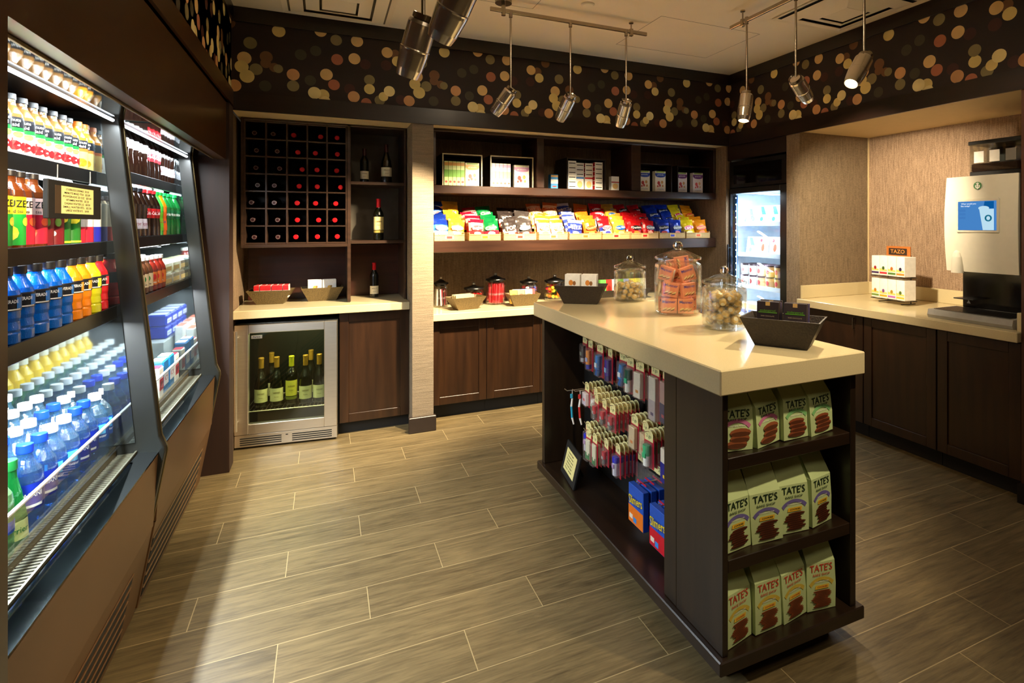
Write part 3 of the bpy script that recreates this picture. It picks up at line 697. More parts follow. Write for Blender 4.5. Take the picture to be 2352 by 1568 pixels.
for lv, (z, cs, nm) in enumerate(((.203, tea_top, 'upper'), (.033, tea_bot, 'lower'))):
    for i, cc in enumerate(cs):
        y = .113-.075*i
        bx = MB().bbox(-.050, .055, -.035, .035, 0, .145, .002)
        bo = bx.build('tea_box', WHITE)
        nmc = [['navy', 'red', 'green', 'orange'], ['olive', 'amber', 'purple', 'gold']][lv][i]
        tag(bo, 'white tea box with %s band, %s tier of the tea rack, %s from left' % (nmc, nm, ORD[i]), 'tea box', 'boxed teas in the counter rack')
        mb = MB(); mb.box(-.0512, -.0504, -.033, .033, .012, .026, 0); mb.poly([YZ(0, .045, -.0511) @ Vector(p) for p in [(-.033, -.012, 0), (.033, -.012, 0), (.033, .0, 0), (-.033, .008, 0)]], 1)
        mb.disc(YZ(0, .055, -.0514), .012, .014, 2, 12)
        mb.build('band', [pk(*cc), pk(240, 200, 110), pk(*[int(v*.75) for v in cs[(i+1) % 4]])], bo)
        bo.location = Vector((3.86, 2.77, .917))+Matrix.Rotation(math.radians(-8), 3, 'Z') @ Vector((0, y, z+.004))
        bo.rotation_euler = (0, 0, math.radians(-8))

# ------------------------------------------------------------------ track lights
MB1 = MB().bbox(.925, 2.05, 3.297, 3.315, 2.822, 2.846, .002)
def track(name, label, a, b, posts, canopy=None):
    t = thing(name, label, 'light track', a)
    A = Vector(a); Bv = Vector(b)-A
    ax = 'x' if abs(Bv.x) > abs(Bv.y) else 'y'
    L = Bv.length
    (MB().bbox(0, L, -.008, .008, -.012, .012, .002) if ax == 'x' else MB().bbox(-.008, .008, 0, Bv.y, -.012, .012, .002) if Bv.y > 0 else MB().bbox(-.008, .008, Bv.y, 0, -.012, .012, .002)).build('rail', NICK, t)
    for p in posts:
        q = (p, 0) if ax == 'x' else (0, p)
        MB().tube((q[0], q[1], .0), (q[0], q[1], 2.9-a[2]-.008), .005, 8).tube((q[0], q[1], 2.9-a[2]-.008), (q[0], q[1], 2.9-a[2]), .016, 12).bbox(q[0]-.012, q[0]+.012, q[1]-.012, q[1]+.012, -.03, .02, .002).build('ceiling_post', NICK, t)
    if canopy is not None:
        q = (canopy, 0) if ax == 'x' else (0, canopy)
        MB().tube((q[0], q[1], 2.9-a[2]-.02), (q[0], q[1], 2.9-a[2]-.0005), .052, 24).tube((q[0], q[1], -.03), (q[0], q[1], .05), .014, 12).build('power_canopy', NICK, t)
    return t
track('light_track', 'brushed nickel light track along the back of the ceiling with three drop spotlights', (.925, 3.306, 2.835), (2.05, 3.306, 2.835), [1.0], .085)
track('light_track', 'brushed nickel light track at the right of the ceiling running towards the camera', (2.483, 2.945, 2.825), (2.483, .2, 2.825), [-.12, -2.2])
track('light_track', 'brushed nickel light track close above the camera at the left', (.26, 2.05, 2.835), (.26, .9, 2.835), [-.08, -1.0])
HN = ['leftmost of the three drop spotlights on the back track, tilted left', 'middle drop spotlight on the back track', 'right drop spotlight on the back track, pointing down', 'first drop spotlight on the right track, hanging straight down', 'second drop spotlight on the right track, tilted to the right', 'lit drop spotlight on the right track with its glowing mouth facing the camera',
      'large drop spotlight nearest the camera, cut by the top of the picture', 'large drop spotlight just behind the nearest one at the upper left']
lens = emis('spot_lens', (255, 226, 170), 9)
for i, (p, tg, wt, an) in enumerate(HEADS):
    q, d, m_ = head_mouth(p, tg)
    t = thing('track_spotlight', HN[i], 'spotlight', p, 0, 'metal spotlights hanging from the ceiling tracks')
    MB().tube((0, 0, -.02), (0, 0, 2.80-p[2]), .0065, 8).tube((0, 0, 2.80-p[2]), (0, 0, 2.845-p[2]), .012, 10).build('drop_rod', NICK, t)
    R = d.to_track_quat('Z', 'Y').to_matrix().to_4x4(); M = Matrix.Translation((0, 0, -.03)) @ R
    k = 1
    prof = [(0, -.012), (.030, -.012), (.030, -.012), (.030, .0), (.030, 0), (.040, 0), (.044, .01), (.044, .085), (.044, .085), (.0455, .088), (.0445, .092), (.0445, .10), (.040, .150), (.034, .176), (.031, .176), (.031, .176), (.030, .160)]
    hd = MB().lathe(prof, 28, 0, M).build('lamp_housing', CHROME, t)
    MB().lathe([(.030, .160), (0, .160)], 20, 0, M).build('lens', lens, hd)
    MB().tube((0, 0, -.02), tuple((M @ Vector((0, 0, .0)))), .008, 8).lathe([(.030, -.013), (.036, -.02), (.036, -.005), (.030, 0)], 20, 0, M).build('swivel', NICK, t)

# ceiling fittings
for (x0, x1, y0, y1, lb, ph) in ((-.254, .409, 3.42, 4.05, 'square white ceiling air diffuser at the upper left', 0), (2.76, 3.40, 2.22, 2.87, 'square ceiling air diffuser with a dark slot at the upper right', 1)):
    t = thing('air_diffuser', lb, 'air vent', ((x0+x1)/2, (y0+y1)/2, 2.9)); W = (x1-x0)/2
    for j, (o, i_, z0, z1, c_) in enumerate(((1, .90, -.006, -.0005, 0), (.86, .62, -.012, -.030, 0), (.58, .34, -.016, -.040, 0), (.30, 0, -.012, -.034, 0))):
        a, b_ = W*o, W*i_
        mb = MB()
        if b_:
            for (s1, s2) in (((1, 1), (-1, 1)), ((-1, 1), (-1, -1)), ((-1, -1), (1, -1)), ((1, -1), (1, 1))):
                mb.poly([(s1[0]*a, s1[1]*a, z0), (s2[0]*a, s2[1]*a, z0), (s2[0]*b_, s2[1]*b_, z1), (s1[0]*b_, s1[1]*b_, z1)])
                mb.poly([(s1[0]*b_, s1[1]*b_, z1), (s2[0]*b_, s2[1]*b_, z1), (s2[0]*b_, s2[1]*b_, z1+.004), (s1[0]*b_, s1[1]*b_, z1+.004)])
        else: mb.bbox(-a, a, -a, a, z1, z0, .003)
        mb.build(['outer_frame', 'cone_ring', 'cone_ring', 'centre_plate'][j], CEIL, t)
    MB().box(-W*.9, W*.9, -W*.9, W*.9, -.0035, -.002).build('dark_plenum', BLKM if ph else mat('plenum_grey', (110, 98, 76), .7), t)
tag(MB().lathe([(0, -.012), (.036, -.012), (.043, -.006), (.045, 0)], 24).build('sprinkler_cover', CEIL, None, (1.516, 3.148, 2.8995)), 'small round white cover plate on the ceiling between the tracks', 'ceiling cover')
mb = MB()
for (x0, x1, y0, y1) in ((.62, 1.22, 2.75, 3.36), (2.05, 2.9, 3.12, 3.75)):
    for a in ((x0, x1, y0, y0+.003), (x0, x1, y1, y1+.003), (x0, x0+.003, y0, y1), (x1, x1+.003, y0, y1)): mb.box(*a, 2.8992, 2.8999)
struct(mb.build('trim_8', mat('panel_joint', (120, 102, 76), .7)))
# ------------------------------------------------------------------ bottle and can prototypes (front faces +X, rotated as needed)
HIDE = []
def rad_at(prof, z):
    for (r0, z0), (r1, z1) in zip([p[:2] for p in prof[:-1]], [p[:2] for p in prof[1:]]):
        if z0 <= z <= z1 and z1 > z0: return r0+(r1-r0)*(z-z0)/(z1-z0)
    return prof[-1][0]
def bottle(name, cat, prof, body, cap=None, bands=(), patches=(), texts=(), seg=14, shoulder_mat=None):
    """prof: outline; cap: (r, z0, z1, material); bands: (z0, z1, mat); patches: (ang, z, ra, rz, mat, rect); texts: (str, size, z, mat, width, ang)"""
    mats = [body]+([shoulder_mat] if shoulder_mat else [])
    o = MB().lathe([(0, prof[0][1])]+prof, seg).build(name, mats); o['category'] = cat
    if cap:
        r, z0, z1, cm = cap
        MB().lathe([(r, z0), (r, z0), (r*1.02, z0+.002), (r, z1-.001), (r*.94, z1), (r*.94, z1), (0, z1)], 12).build('cap', cm, o)
    if bands:
        mb = MB(); ms = []
        def mi(x):
            if x not in ms: ms.append(x)
            return ms.index(x)
        zs = sorted(set(p[1] for p in prof))
        for a, b, m_ in bands:
            cut = [a]+[z for z in zs if a < z < b]+[b]
            mb.lathe([(rad_at(prof, z)+.0007, z) for z in cut], seg, mi(m_))
        k = 0
        for ang, z, ra, rz, m_, rect in patches:
            k += 1; mb.cpatch(rad_at(prof, z)/math.cos(PI/seg)+.0009+.0001*k, ang, z, ra, rz, mi(m_), rect=rect)
        for s_, size, z, m_, wid, ang in texts:
            mb.text(s_, size, None, mi(m_), wid, bend=(rad_at(prof, z)/math.cos(PI/seg)+.0022, ang, z))
        mb.build('label', ms, o)
    return o
A0 = -.95            # the camera sees the cases from their front left
TR = lambda *c, **k: glass('tinted_%d_%d_%d' % c[:3], srgb(c[:3]), .10, .03, milk=k.get('milk', .25), bump=.15)
WAT = TR(160, 214, 240, milk=.06); WATB = TR(136, 200, 238, milk=.05); TEA = liq(96, 44, 14); COLA = liq(24, 10, 6)
GRNB = TR(30, 150, 70, milk=.35)
G_ = pk(24, 128, 52); BK_ = pk(20, 22, 28); RD = pk(196, 28, 34); WH = pk(244, 242, 234)
P_j = [(.024, 0), (.030, .003), (.0305, .10), (.029, .118), (.016, .142), (.014, .150), (.014, .160)]
minute = bottle('juice_bottle', 'juice bottle', P_j, liq(130, 92, 50), (.0155, .158, .175, pk(40, 40, 40)),
    [(.004, .068, WH), (.068, .079, G_), (.079, .108, BK_)],
    [(A0, .030, .022, .014, RD, 0), (A0-.5, .046, .016, .004, RD, 1), (A0+.4, .06, .014, .008, pk(150, 200, 80), 0), (A0+.9, .028, .012, .012, RD, 0), (A0-1.2, .03, .014, .012, RD, 0)],
    [('Minute', .013, .099, WH, .034, A0), ('Maid', .013, .086, WH, .026, A0)])
minute_o = bottle('juice_bottle', 'juice bottle', P_j, liq(240, 150, 40), (.0155, .158, .175, pk(235, 120, 30)),
    [(.004, .068, pk(248, 200, 110)), (.068, .079, pk(228, 110, 40)), (.079, .108, BK_)],
    [(A0, .03, .020, .014, pk(240, 140, 30), 0), (A0-.6, .036, .008, .008, pk(40, 90, 190), 0)], [('Minute', .013, .099, WH, .034, A0), ('Maid', .013, .086, WH, .026, A0)])
P_t = [(.028, 0), (.033, .004), (.0335, .145), (.031, .160), (.015, .182), (.0135, .190), (.0135, .200)]
def fuze(nm, top, low, fr):
    return bottle('tea_bottle', 'tea bottle', P_t, TEA, (.015, .198, .214, pk(34, 28, 24)), [(.012, .095, low), (.095, .142, top)],
        [(A0-.3, .045, .018, .02, fr, 0), (A0+.8, .075, .012, .012, fr, 0)], [('FUZE', .026, .122, INK, .052, A0), ('iced tea', .013, .103, pk(70, 60, 50), .034, A0)])
fz_l = fuze('l', pk(236, 226, 40), pk(36, 170, 60), pk(242, 214, 60)); fz_p = fuze('p', pk(244, 206, 196), pk(196, 30, 56), pk(236, 84, 40))
P_c = [(.022, 0), (.0285, .006), (.0285, .145), (.024, .154), (.0235, .157), (0.0, .155)]
def can(nm, c1, c2=None, patch=(), texts=(), z=.075):
    bands = [(.006, z, pk(*c1)), (z, .146, pk(*(c2 or c1)))]
    return bottle('drink_can', 'drink can', P_c, STEEL, None, bands, patch, texts)
can_m = can('m', (120, 22, 30), None, [(A0, .04, .007, .008, WH, 0), (A0+.4, .075, .009, .014, pk(120, 150, 60), 0)])
can_g = can('g', (40, 120, 40), (60, 150, 50), [(A0, .09, .022, .02, pk(236, 210, 50), 0), (A0, .012, .05, .003, pk(236, 226, 60), 1)])
can_r = can('r', (206, 34, 60), (236, 232, 222), [(A0, .115, .008, .009, G_, 0)], [('REFRESHERS', .007, .09, INK, .032, A0)], .06)
can_b = can('b', (40, 44, 170), (236, 232, 222), [(A0, .115, .008, .009, G_, 0)], [('REFRESHERS', .007, .09, INK, .032, A0)], .06)
can_e = can('e', (30, 80, 190), (110, 150, 210), [(A0, .07, .02, .012, RD, 0), (A0+.6, .10, .016, .03, pk(40, 96, 200), 0)], [('Red Bull', .012, .098, RD, .036, A0)])
P_p = [(.028, 0), (.0345, .006), (.0345, .030), (.0325, .034), (.0345, .040), (.0325, .060), (.0345, .070), (.035, .125), (.032, .140), (.020, .164), (.018, .170), (.018, .178)]
def sport(nm, c):
    return bottle('sports_drink_bottle', 'sports drink', P_p, liq(*c), (.0195, .176, .198, pk(22, 22, 24)), [(.088, .128, BK_)],
        [(A0+.75, .108, .008, .014, pk(*[min(255, v+30) for v in c]), 1), (A0, .092, .03, .0016, WH, 1)], [('POWERADE', .012, .112, WH, .046, A0)])
sp_b, sp_o, sp_y, sp_r = sport('b', (6, 96, 196)), sport('o', (240, 136, 16)), sport('y', (206, 206, 30)), sport('r', (206, 26, 36))
P_w = [(.026, 0), (.0325, .005), (.033, .06), (.031, .064), (.033, .070), (.033, .135), (.030, .155), (.0155, .182), (.0135, .188), (.0135, .200)]
NV = pk(16, 40, 150)
wat1 = bottle('water_bottle', 'water bottle', P_w, WAT, (.0155, .196, .215, pk(248, 248, 250, .3)), [(.075, .13, TR(40, 110, 210, milk=.45))],
    [(A0, .112, .018, .014, pk(90, 190, 230), 1)], [('smartwater', .011, .092, WH, .04, A0)])
wat2 = bottle('water_bottle', 'water bottle', P_w, WATB, (.0155, .196, .215, pk(20, 60, 210, .3)), [(.070, .13, NV)],
    [(A0, .080, .024, .003, WH, 1)], [('DASANI', .015, .105, WH, .044, A0)])
P_per = [(.024, 0), (.032, .01), (.0325, .03), (.030, .08), (.022, .13), (.0145, .165), (.0135, .18), (.0135, .185)]
perr = bottle('sparkling_water_bottle', 'sparkling water', P_per, GRNB, (.015, .183, .205, pk(20, 110, 50)), [(.035, .075, pk(236, 232, 150))],
    (), [('Perrier', .018, .056, G_, .046, A0)])
P_pom = [(.03, 0), (.036, .01), (.038, .03), (.036, .055), (.024, .068), (.034, .085), (.036, .105), (.028, .125), (.018, .135), (.018, .142)]
pom = bottle('juice_bottle', 'juice bottle', P_pom, liq(110, 8, 20), (.021, .140, .162, WH), [(.012, .040, WH), (.040, .060, pk(236, 40, 150))], (), [('POM', .018, .026, pk(40, 20, 30), .034, A0)])
clr = bottle('water_bottle', 'water bottle', P_w, TR(150, 205, 150, milk=.2), (.0155, .196, .215, WH), [(.075, .1, pk(30, 80, 190))], (), [('fiji', .014, .088, WH, .02, A0)])
lemon = bottle('juice_bottle', 'juice bottle', P_w, liq(240, 196, 50), (.0165, .190, .210, pk(248, 240, 214)), [(.07, .13, pk(248, 226, 120))], [(A0, .1, .014, .016, pk(240, 150, 60), 0)], ())
P_k = [(.026, 0), (.0325, .008), (.033, .05), (.030, .09), (.033, .125), (.033, .150), (.028, .165), (.015, .195), (.013, .20), (.013, .21)]
def soda(nm, body, lab, cap, txt=None, tc=None, z0=.09, z1=.135):
    return bottle('soda_bottle', 'soda bottle', P_k, body, (.015, .208, .224, cap), [(z0, z1, lab)], (), [(txt, .022, (z0+z1)/2, tc, .050, A0)] if txt else ())
cola_d = soda('d', COLA, pk(226, 226, 230), BK_, 'Coke', RD, .115, .155)
cola_r = soda('r', COLA, pk(200, 20, 30), RD, 'Coca-Cola', WH)
cola_w = soda('w', COLA, pk(214, 204, 210), BK_, 'Dr Pepper', pk(130, 20, 30), .04, .085)
pop_o = soda('o', liq(240, 110, 10), pk(240, 96, 20), pk(20, 140, 60), 'Fanta', pk(30, 50, 150), .03, .12)
pop_g = soda('g', liq(60, 200, 60), pk(110, 200, 40), pk(20, 150, 60), 'MELLO', pk(200, 40, 40), .03, .12)
pop_s = soda('s', GRNB, pk(10, 110, 60), pk(20, 160, 80), 'Sprite', WH)
P_f = [(.024, 0), (.029, .006), (.029, .10), (.024, .118), (.015, .135), (.0145, .15)]
frap = bottle('iced_coffee_bottle', 'iced coffee', P_f, liq(90, 52, 30), (.017, .148, .165, WH), [(.03, .09, pk(232, 216, 180))], [(A0, .066, .012, .014, G_, 0)], [('coffee', .012, .042, pk(60, 36, 20), .03, A0)])
frap_t = bottle('iced_coffee_bottle', 'iced coffee', P_f, liq(130, 30, 20), (.017, .148, .165, WH), [(.03, .09, pk(222, 120, 40))], [(A0, .066, .012, .014, RD, 0)], [('tea', .014, .042, WH, .02, A0)])
yog = bottle('yogurt_drink', 'yogurt drink', [(.02, 0), (.024, .004), (.024, .07), (.018, .085), (.018, .09)], pk(240, 226, 180), (.019, .089, .096, pk(214, 176, 70)), [(.02, .055, pk(220, 60, 70))])

def row_text(r): return ['front', 'second', 'third', 'fourth', 'fifth', 'sixth', 'seventh'][r]
def fill(protos, y0, dy, x0, dx, z, rows, what, where, grp, n=None, jit=.003, dz=0, sc=1):
    """protos: list, one entry per column from the near end; rows back into the case"""
    for j, (p, nm) in enumerate(protos):
        for r in range(rows):
            o_ = put(p, (x0-dx*r+random.uniform(-jit, jit), y0+dy*j+random.uniform(-jit, jit), z+dz*r+.0008),
                '%s, %s row, %s from the near end of %s' % (nm, row_text(r), ORD[j], where), grp, rz=random.uniform(-.2, .2)); o_.scale = (sc, sc, sc)
# near case, top shelf
fill([(minute, 'apple juice bottle')]*5+[(minute, 'red juice bottle')]*5+[(minute_o, 'orange juice bottle')]*2, 1.845, .0655, -.806, .067, 1.691, 3, '', 'the near top shelf', 'juice bottles on the top shelf of the near case')
fill([(fz_l, 'lemon tea bottle')]*2+[(fz_p, 'peach tea bottle')]*2+[(can_m, 'maroon can')]*2+[(can_g, 'green lemon can')]*2+[(can_r, 'white and red can')]*2+[(can_b, 'white and blue can')]*2+[(can_e, 'blue energy can')]*1, 1.905, .063, -.778, .070, 1.4335, 3, '', 'shelf two', 'teas and cans on the second shelf of the near case')
fill([(sp_b, 'blue sports drink')]*7+[(sp_o, 'orange sports drink')]*2+[(sp_y, 'yellow sports drink')]*1+[(sp_r, 'red sports drink')]*1, 1.70, .080, -.748, .074, 1.1945, 4, '', 'the near third shelf', 'sports drinks on the third shelf of the near case')
# near case, deck
fill([(wat1, 'clear water bottle with white cap')]*12, 1.60, .085, -.925, .083, .6390, 2, '', 'the deck', 'white-capped water bottles on the deck of the near case', dz=.012, sc=1.22)
fill([(pom, 'dark red juice bottle')]*2+[(clr, 'clear green water bottle')]+[(perr, 'green sparkling water bottle')]+[(wat2, 'blue-capped water bottle')]*2+[(wat1, 'clear white-capped water bottle')]*2+[(wat2, 'navy-labelled water bottle')]*2+[(wat1, 'white-capped water bottle')]*2, 1.672, .083, -.758, .083, .6390, 2, '', 'the near deck rail', 'bottles along the clear rail of the near case', sc=1.2)
fill([(lemon, 'yellow juice bottle')]*11, 1.62, .087, -1.105, .083, .725, 3, '', 'the back of the deck', 'yellow juices at the back of the near case', dz=.02, sc=1.15)
rz_ = MB().bbox(-1.36, -1.060, 1.31, 2.565, .639, .7245, .002).build('riser_shelf', mat('riser_steel', (120, 120, 118), .35, .5)); tag(rz_, 'low steel riser at the back of the near case holding yellow juices', 'riser')
# far case
fill([(cola_d, 'diet cola bottle')]*5+[(cola_r, 'red cola bottle')]*4+[(cola_w, 'purple-label cola bottle')]*4, 2.965, .064, -.808, .068, 1.723, 3, '', 'the far top shelf', 'cola bottles on the top shelf of the far case')
fill([(cola_w, 'white-label cola bottle')]*3+[(cola_r, 'red-label cola bottle')]*3+[(pop_g, 'lime green soda bottle')]+[(pop_o, 'orange soda bottle')]+[(pop_s, 'green soda bottle')]*4, 2.97, .068, -.778, .070, 1.443, 3, '', 'far shelf two', 'sodas on the second shelf of the far case')
fill([(frap, 'iced coffee bottle')]*3+[(frap_t, 'orange iced tea bottle')]*3, 2.97, .068, -.752, .066, 1.191, 2, '', 'far shelf three', 'iced coffees on the third shelf of the far case')
# wrapped sandwiches and snack packs beside them and on the deck
CLM = glass('cling_film', (.95, .97, .9), .25, .15, milk=.25, bump=.4)
def pack(name, cat, sx, sy, sz, c, lab=None, txt=None, tm=None, film=False):
    o = MB().bbox(-sx/2, sx/2, -sy/2, sy/2, 0, sz, min(sx, sy, sz)*.12).build(name, c); o['category'] = cat
    if lab: 
        mb = MB().box(sx/2+.0003, sx/2+.001, -sy*.42, sy*.42, sz*.25, sz*.62).box(-sx*.42, sx*.42, -sy*.42, sy*.42, sz+.0003, sz+.001)
        if txt: mb.text(txt, sz*.2, Matrix.Translation((sx/2+.0014, 0, sz*.44)) @ RX, 1, wid=sy*.7)
        mb.build('label', [lab, tm or INK], o)
    return o
sand = pack('salad_box', 'salad box', .12, .15, .06, CLM, pk(226, 214, 160)); 
sf = MB(); 
for i in range(26): sf.ball((random.uniform(-.045, .045), random.uniform(-.06, .06), random.uniform(.012, .045)), random.uniform(.008, .014), i % 3, 6)
sf.build('salad_filling', [pk(120, 150, 50), pk(210, 190, 120), pk(170, 110, 60)], sand)['kind'] = 'stuff'
for i in range(4):
    for lv in range(2): put(sand, (-.79-.0*lv, 3.40+.165*(i % 3)+(.0 if i < 3 else -.0), 1.191+.0605*lv) if i < 3 else (-.93, 3.40+.2*lv, 1.191), 'clear salad box on far shelf three, %s %s' % (ORD[i], ['lower', 'upper'][lv]), 'clear salad boxes in the far case')
cup = pack('snack_cup_pack', 'snack pack', .11, .12, .075, pk(20, 50, 170), pk(230, 236, 246), 'yoplait', pk(30, 60, 170))
bxw = pack('lunch_box_pack', 'lunch pack', .045, .17, .19, WH, pk(226, 120, 90), 'Lunchables', pk(40, 80, 190))
bxb = pack('snack_pouch', 'snack pouch', .06, .10, .17, pk(20, 110, 170), pk(240, 240, 240), 'ICY', RD)
bxr = pack('snack_pouch', 'snack pouch', .05, .085, .15, pk(236, 232, 220), pk(200, 30, 50), 'JP', BK_)
for i in range(3): put(bxw, (-.80-.05*0, 2.80+.18*i, .640), 'white lunch pack with blue lettering on the far deck, %s from the near end' % ORD[i], 'lunch packs in the far case')
for i in range(3): put(bxw, (-.86, 2.80+.18*i, .660), 'white lunch pack in the second row of the far deck, %s from the near end' % ORD[i], 'lunch packs in the far case')
for i in range(4):
    for lv in range(2): put(cup, (-.96, 2.85+.14*i, .79+.076*lv), 'blue yogurt cup pack at the back of the far deck, %s, %s layer' % (ORD[i], ['lower', 'upper'][lv]), 'blue cup packs in the far case')
put(bxr, (-.775, 3.36, .640), 'white and red snack pouch against the far case rail')
for i in range(2): put(bxb, (-.78, 3.45+.12*i, .640), 'blue snack pouch against the far case rail, %s from the near end' % ORD[i], 'blue snack pouches')
put(bxr, (-.775, 3.68, .640), 'white and red snack pouch at the far end of the far deck')
tag(MB().bbox(-1.2, -.895, 2.7, 3.45, .639, .7895, .002).build('riser_shelf', mat('riser_white', (200, 204, 200), .35, .2)), 'raised deck riser carrying the blue cup packs in the far case', 'riser')
for i in range(6): put(yog, (-1.02-.06*(i % 2), 3.52+.06*(i//2), .80), 'small cream yogurt drink on the rear step, %s in line, %s row' % (ORD[i//2], ['front', 'back'][i % 2]), 'yogurt drinks at the far end of the far case')
tag(MB().bbox(-1.12, -.98, 3.47, 3.74, .639, .7985, .002).build('riser_shelf', bpy.data.materials['riser_white']), 'small riser carrying the cream yogurt drinks at the far end', 'riser')

# ------------------------------------------------------------------ wine
WG = liq(14, 16, 8, .06)
P_wine = [(.030, 0), (.0365, .004), (.037, .02), (.037, .185), (.032, .205), (.0175, .232), (.0145, .245), (.0140, .290), (.0155, .292), (.0155, .298)]
def wine(name, foil, lab=None, burg=False, txt=None, h=1, zl=(.05, .12), lab2=None):
    P = P_wine if not burg else [(.034, 0), (.041, .005), (.0415, .02), (.0415, .130), (.034, .175), (.020, .215), (.0150, .240), (.0145, .290), (.016, .292), (.016, .300)]
    o = MB().lathe([(0, 0)]+P, 18).build(name, WG); o['category'] = 'wine bottle'
    MB().lathe([(.0160, .238), (.0158, .290), (.0172, .292), (.0172, .3005), (.015, .302), (.015, .302), (0, .302)], 16).build('foil', foil, o)
    if lab:
        mb = MB(); r = P[3][0]+.0008
        mb.lathe([(r, zl[0]), (r, zl[1])], 14, 0, None, -PI/2-1.2, -PI/2+1.2)
        if lab2: mb.lathe([(r, zl[0]-.022), (r, zl[0]-.004)], 14, 2, None, -PI/2-1.2, -PI/2+1.2)
        if txt: mb.text(txt, .014, None, 1, .045, bend=(r+.0016, -PI/2, (zl[0]+zl[1])/2+.012)); mb.text('Estate', .007, None, 1, .025, bend=(r+.0016, -PI/2, (zl[0]+zl[1])/2-.012))
        mb.build('label', [lab, mat('label_ink_brown', (120, 100, 60), .5), lab2 or lab], o)
    return o
RF = mat('red_foil', (196, 22, 30), .3, .3); DF = mat('dark_red_foil', (60, 18, 16), .3, .3); GF = mat('gold_foil', (196, 150, 60), .3, .6); YF = mat('yellow_foil', (190, 190, 40), .35, .3)
WINK = mat('wine_label_cream', (232, 224, 196), .6)
w_red = wine('wine_bottle', RF); w_dk = wine('wine_bottle', DF)
MB().lathe([(.011, .3025), (.013, .3025)], 14).build('cap_ring', mat('silver_ring', (190, 180, 170), .3, .6), w_dk)
for k in range(nz):
    for i in range(nx):
        cx_ = X0+px*(i+.5)+random.uniform(-.018, .018); cz = Z0+pz*k+.0430
        w_ = w_dk if i < 2 else w_red
        put(w_, (cx_, YR+.337, cz), '%s wine bottle lying in rack row %s from the top, column %s from the left' % ('dark-capped' if i < 2 else 'red-capped', ORD[nz-1-k], ORD[i]), 'wine bottles lying in the rack', rx=PI/2, rz=random.uniform(-.06, .06))
w_b = wine('wine_bottle', DF, WINK, True, 'PINOT'); w_s = wine('wine_bottle', DF, WINK, False, 'SYRAH', zl=(.03, .10)); w_h = wine('wine_bottle', RF, pk(236, 220, 150), False, 'CABERNET', zl=(.075, .17), lab2=pk(170, 150, 70))
w_l = wine('wine_bottle', RF, WINK, False, 'MERLOT', zl=(.03, .10))
o = put(w_s, (.270, 4.50, 1.826), 'smaller dark wine bottle with cream label on the top display shelf'); o.scale = (.86, .86, .86)
put(w_b, (.430, 4.50, 1.826), 'larger dark wine bottle with cream label on the top display shelf')
o = put(w_h, (.372, 4.50, 1.386), 'red-foiled wine bottle with tall yellow label on the middle display shelf'); o.scale = (1.05,)*3
o = put(w_l, (.350, 4.62, .9325), 'red-capped wine bottle standing on the wine counter'); o.scale = (.9,)*3
w_f = wine('wine_bottle', GF, pk(236, 232, 190), True, 'CHARDONNAY', zl=(.035, .115)); w_y = wine('wine_bottle', YF, pk(220, 214, 90), False, 'SAUVIGNON', zl=(.06, .155), lab2=pk(120, 130, 50))
ca, sa = math.cos(-.105), math.sin(-.105)
def FR(u, v): return (-.558+ca*u-sa*v, 4.262+sa*u+ca*v)
for i, (u, p) in enumerate(((.135, w_f), (.232, w_f), (.325, w_y), (.415, w_f), (.505, w_f))):
    x, y = FR(u, .14); o_ = put(p, (x, y, .2365), ['gold-foiled wine bottle at the left inside the wine fridge', 'second gold-foiled wine bottle in the wine fridge', 'yellow-labelled wine bottle in the middle of the wine fridge', 'fourth wine bottle from the left in the wine fridge', 'gold-foiled wine bottle at the right inside the wine fridge'][i]); o_.scale = (1.04, 1.04, 1.13)
for u, nm in ((.17, 'left'), (.43, 'right')):
    x, y = FR(u, .30); put(w_f, (x, y, .2365), 'gold-foiled wine bottle in the back row of the wine fridge, at %s' % nm)

# ------------------------------------------------------------------ trays
TRAYM = mat('woven_brown_tray', (96, 78, 42), .55, var=.3, scale=150, bump=.3); TRAYD = mat('woven_dark_tray', (46, 36, 26), .5, var=.3, scale=150, bump=.3)
def tray(name, label, loc, rz, wb, db, wt, dt, h, m_):
    t = 0.006; n = []
    def ring(w, d, z): return [(-w/2, -d/2, z), (w/2, -d/2, z), (w/2, d/2, z), (-w/2, d/2, z)]
    rs = [ring(wb, db, 0), ring(wt, dt, h), ring(wt-2*t, dt-2*t, h), ring(wb-2*t, db-2*t, t)]
    mb = MB().poly(ring(wb, db, 0)[::-1]).poly(ring(wb-2*t, db-2*t, t))
    for a, b in zip(rs[:-1], rs[1:]):
        for i in range(4): mb.poly([a[i], a[(i+1) % 4], b[(i+1) % 4], b[i]])
    o = mb.build(name, m_, None, loc, rz); return tag(o, label, 'tray')
def card_pack(name, cat, w, d, h, mats, art):
    """standing pack, front faces -Y; art(mb) adds printed shapes, material indices from 0"""
    o = MB().bbox(-w/2, w/2, -d/2, d/2, 0, h, .0012).build(name, mats[0]); o['category'] = cat
    mb = MB(); art(mb, w, d, h); mb.build('printed_front', mats[1:], o); return o
def FY(x, z, y): return Matrix.Translation((x, y, z)) @ Matrix.Rotation(PI/2, 4, 'X')
def inplace(proto, base, rz, lx, ly, lz, label, grp=None, tilt=0, dr=0):
    v = Matrix.Rotation(rz, 3, 'Z') @ Vector((lx, ly, 0))
    return put(proto, (base[0]+v.x, base[1]+v.y, base[2]+lz), label, grp, rz=rz+dr, rx=tilt)
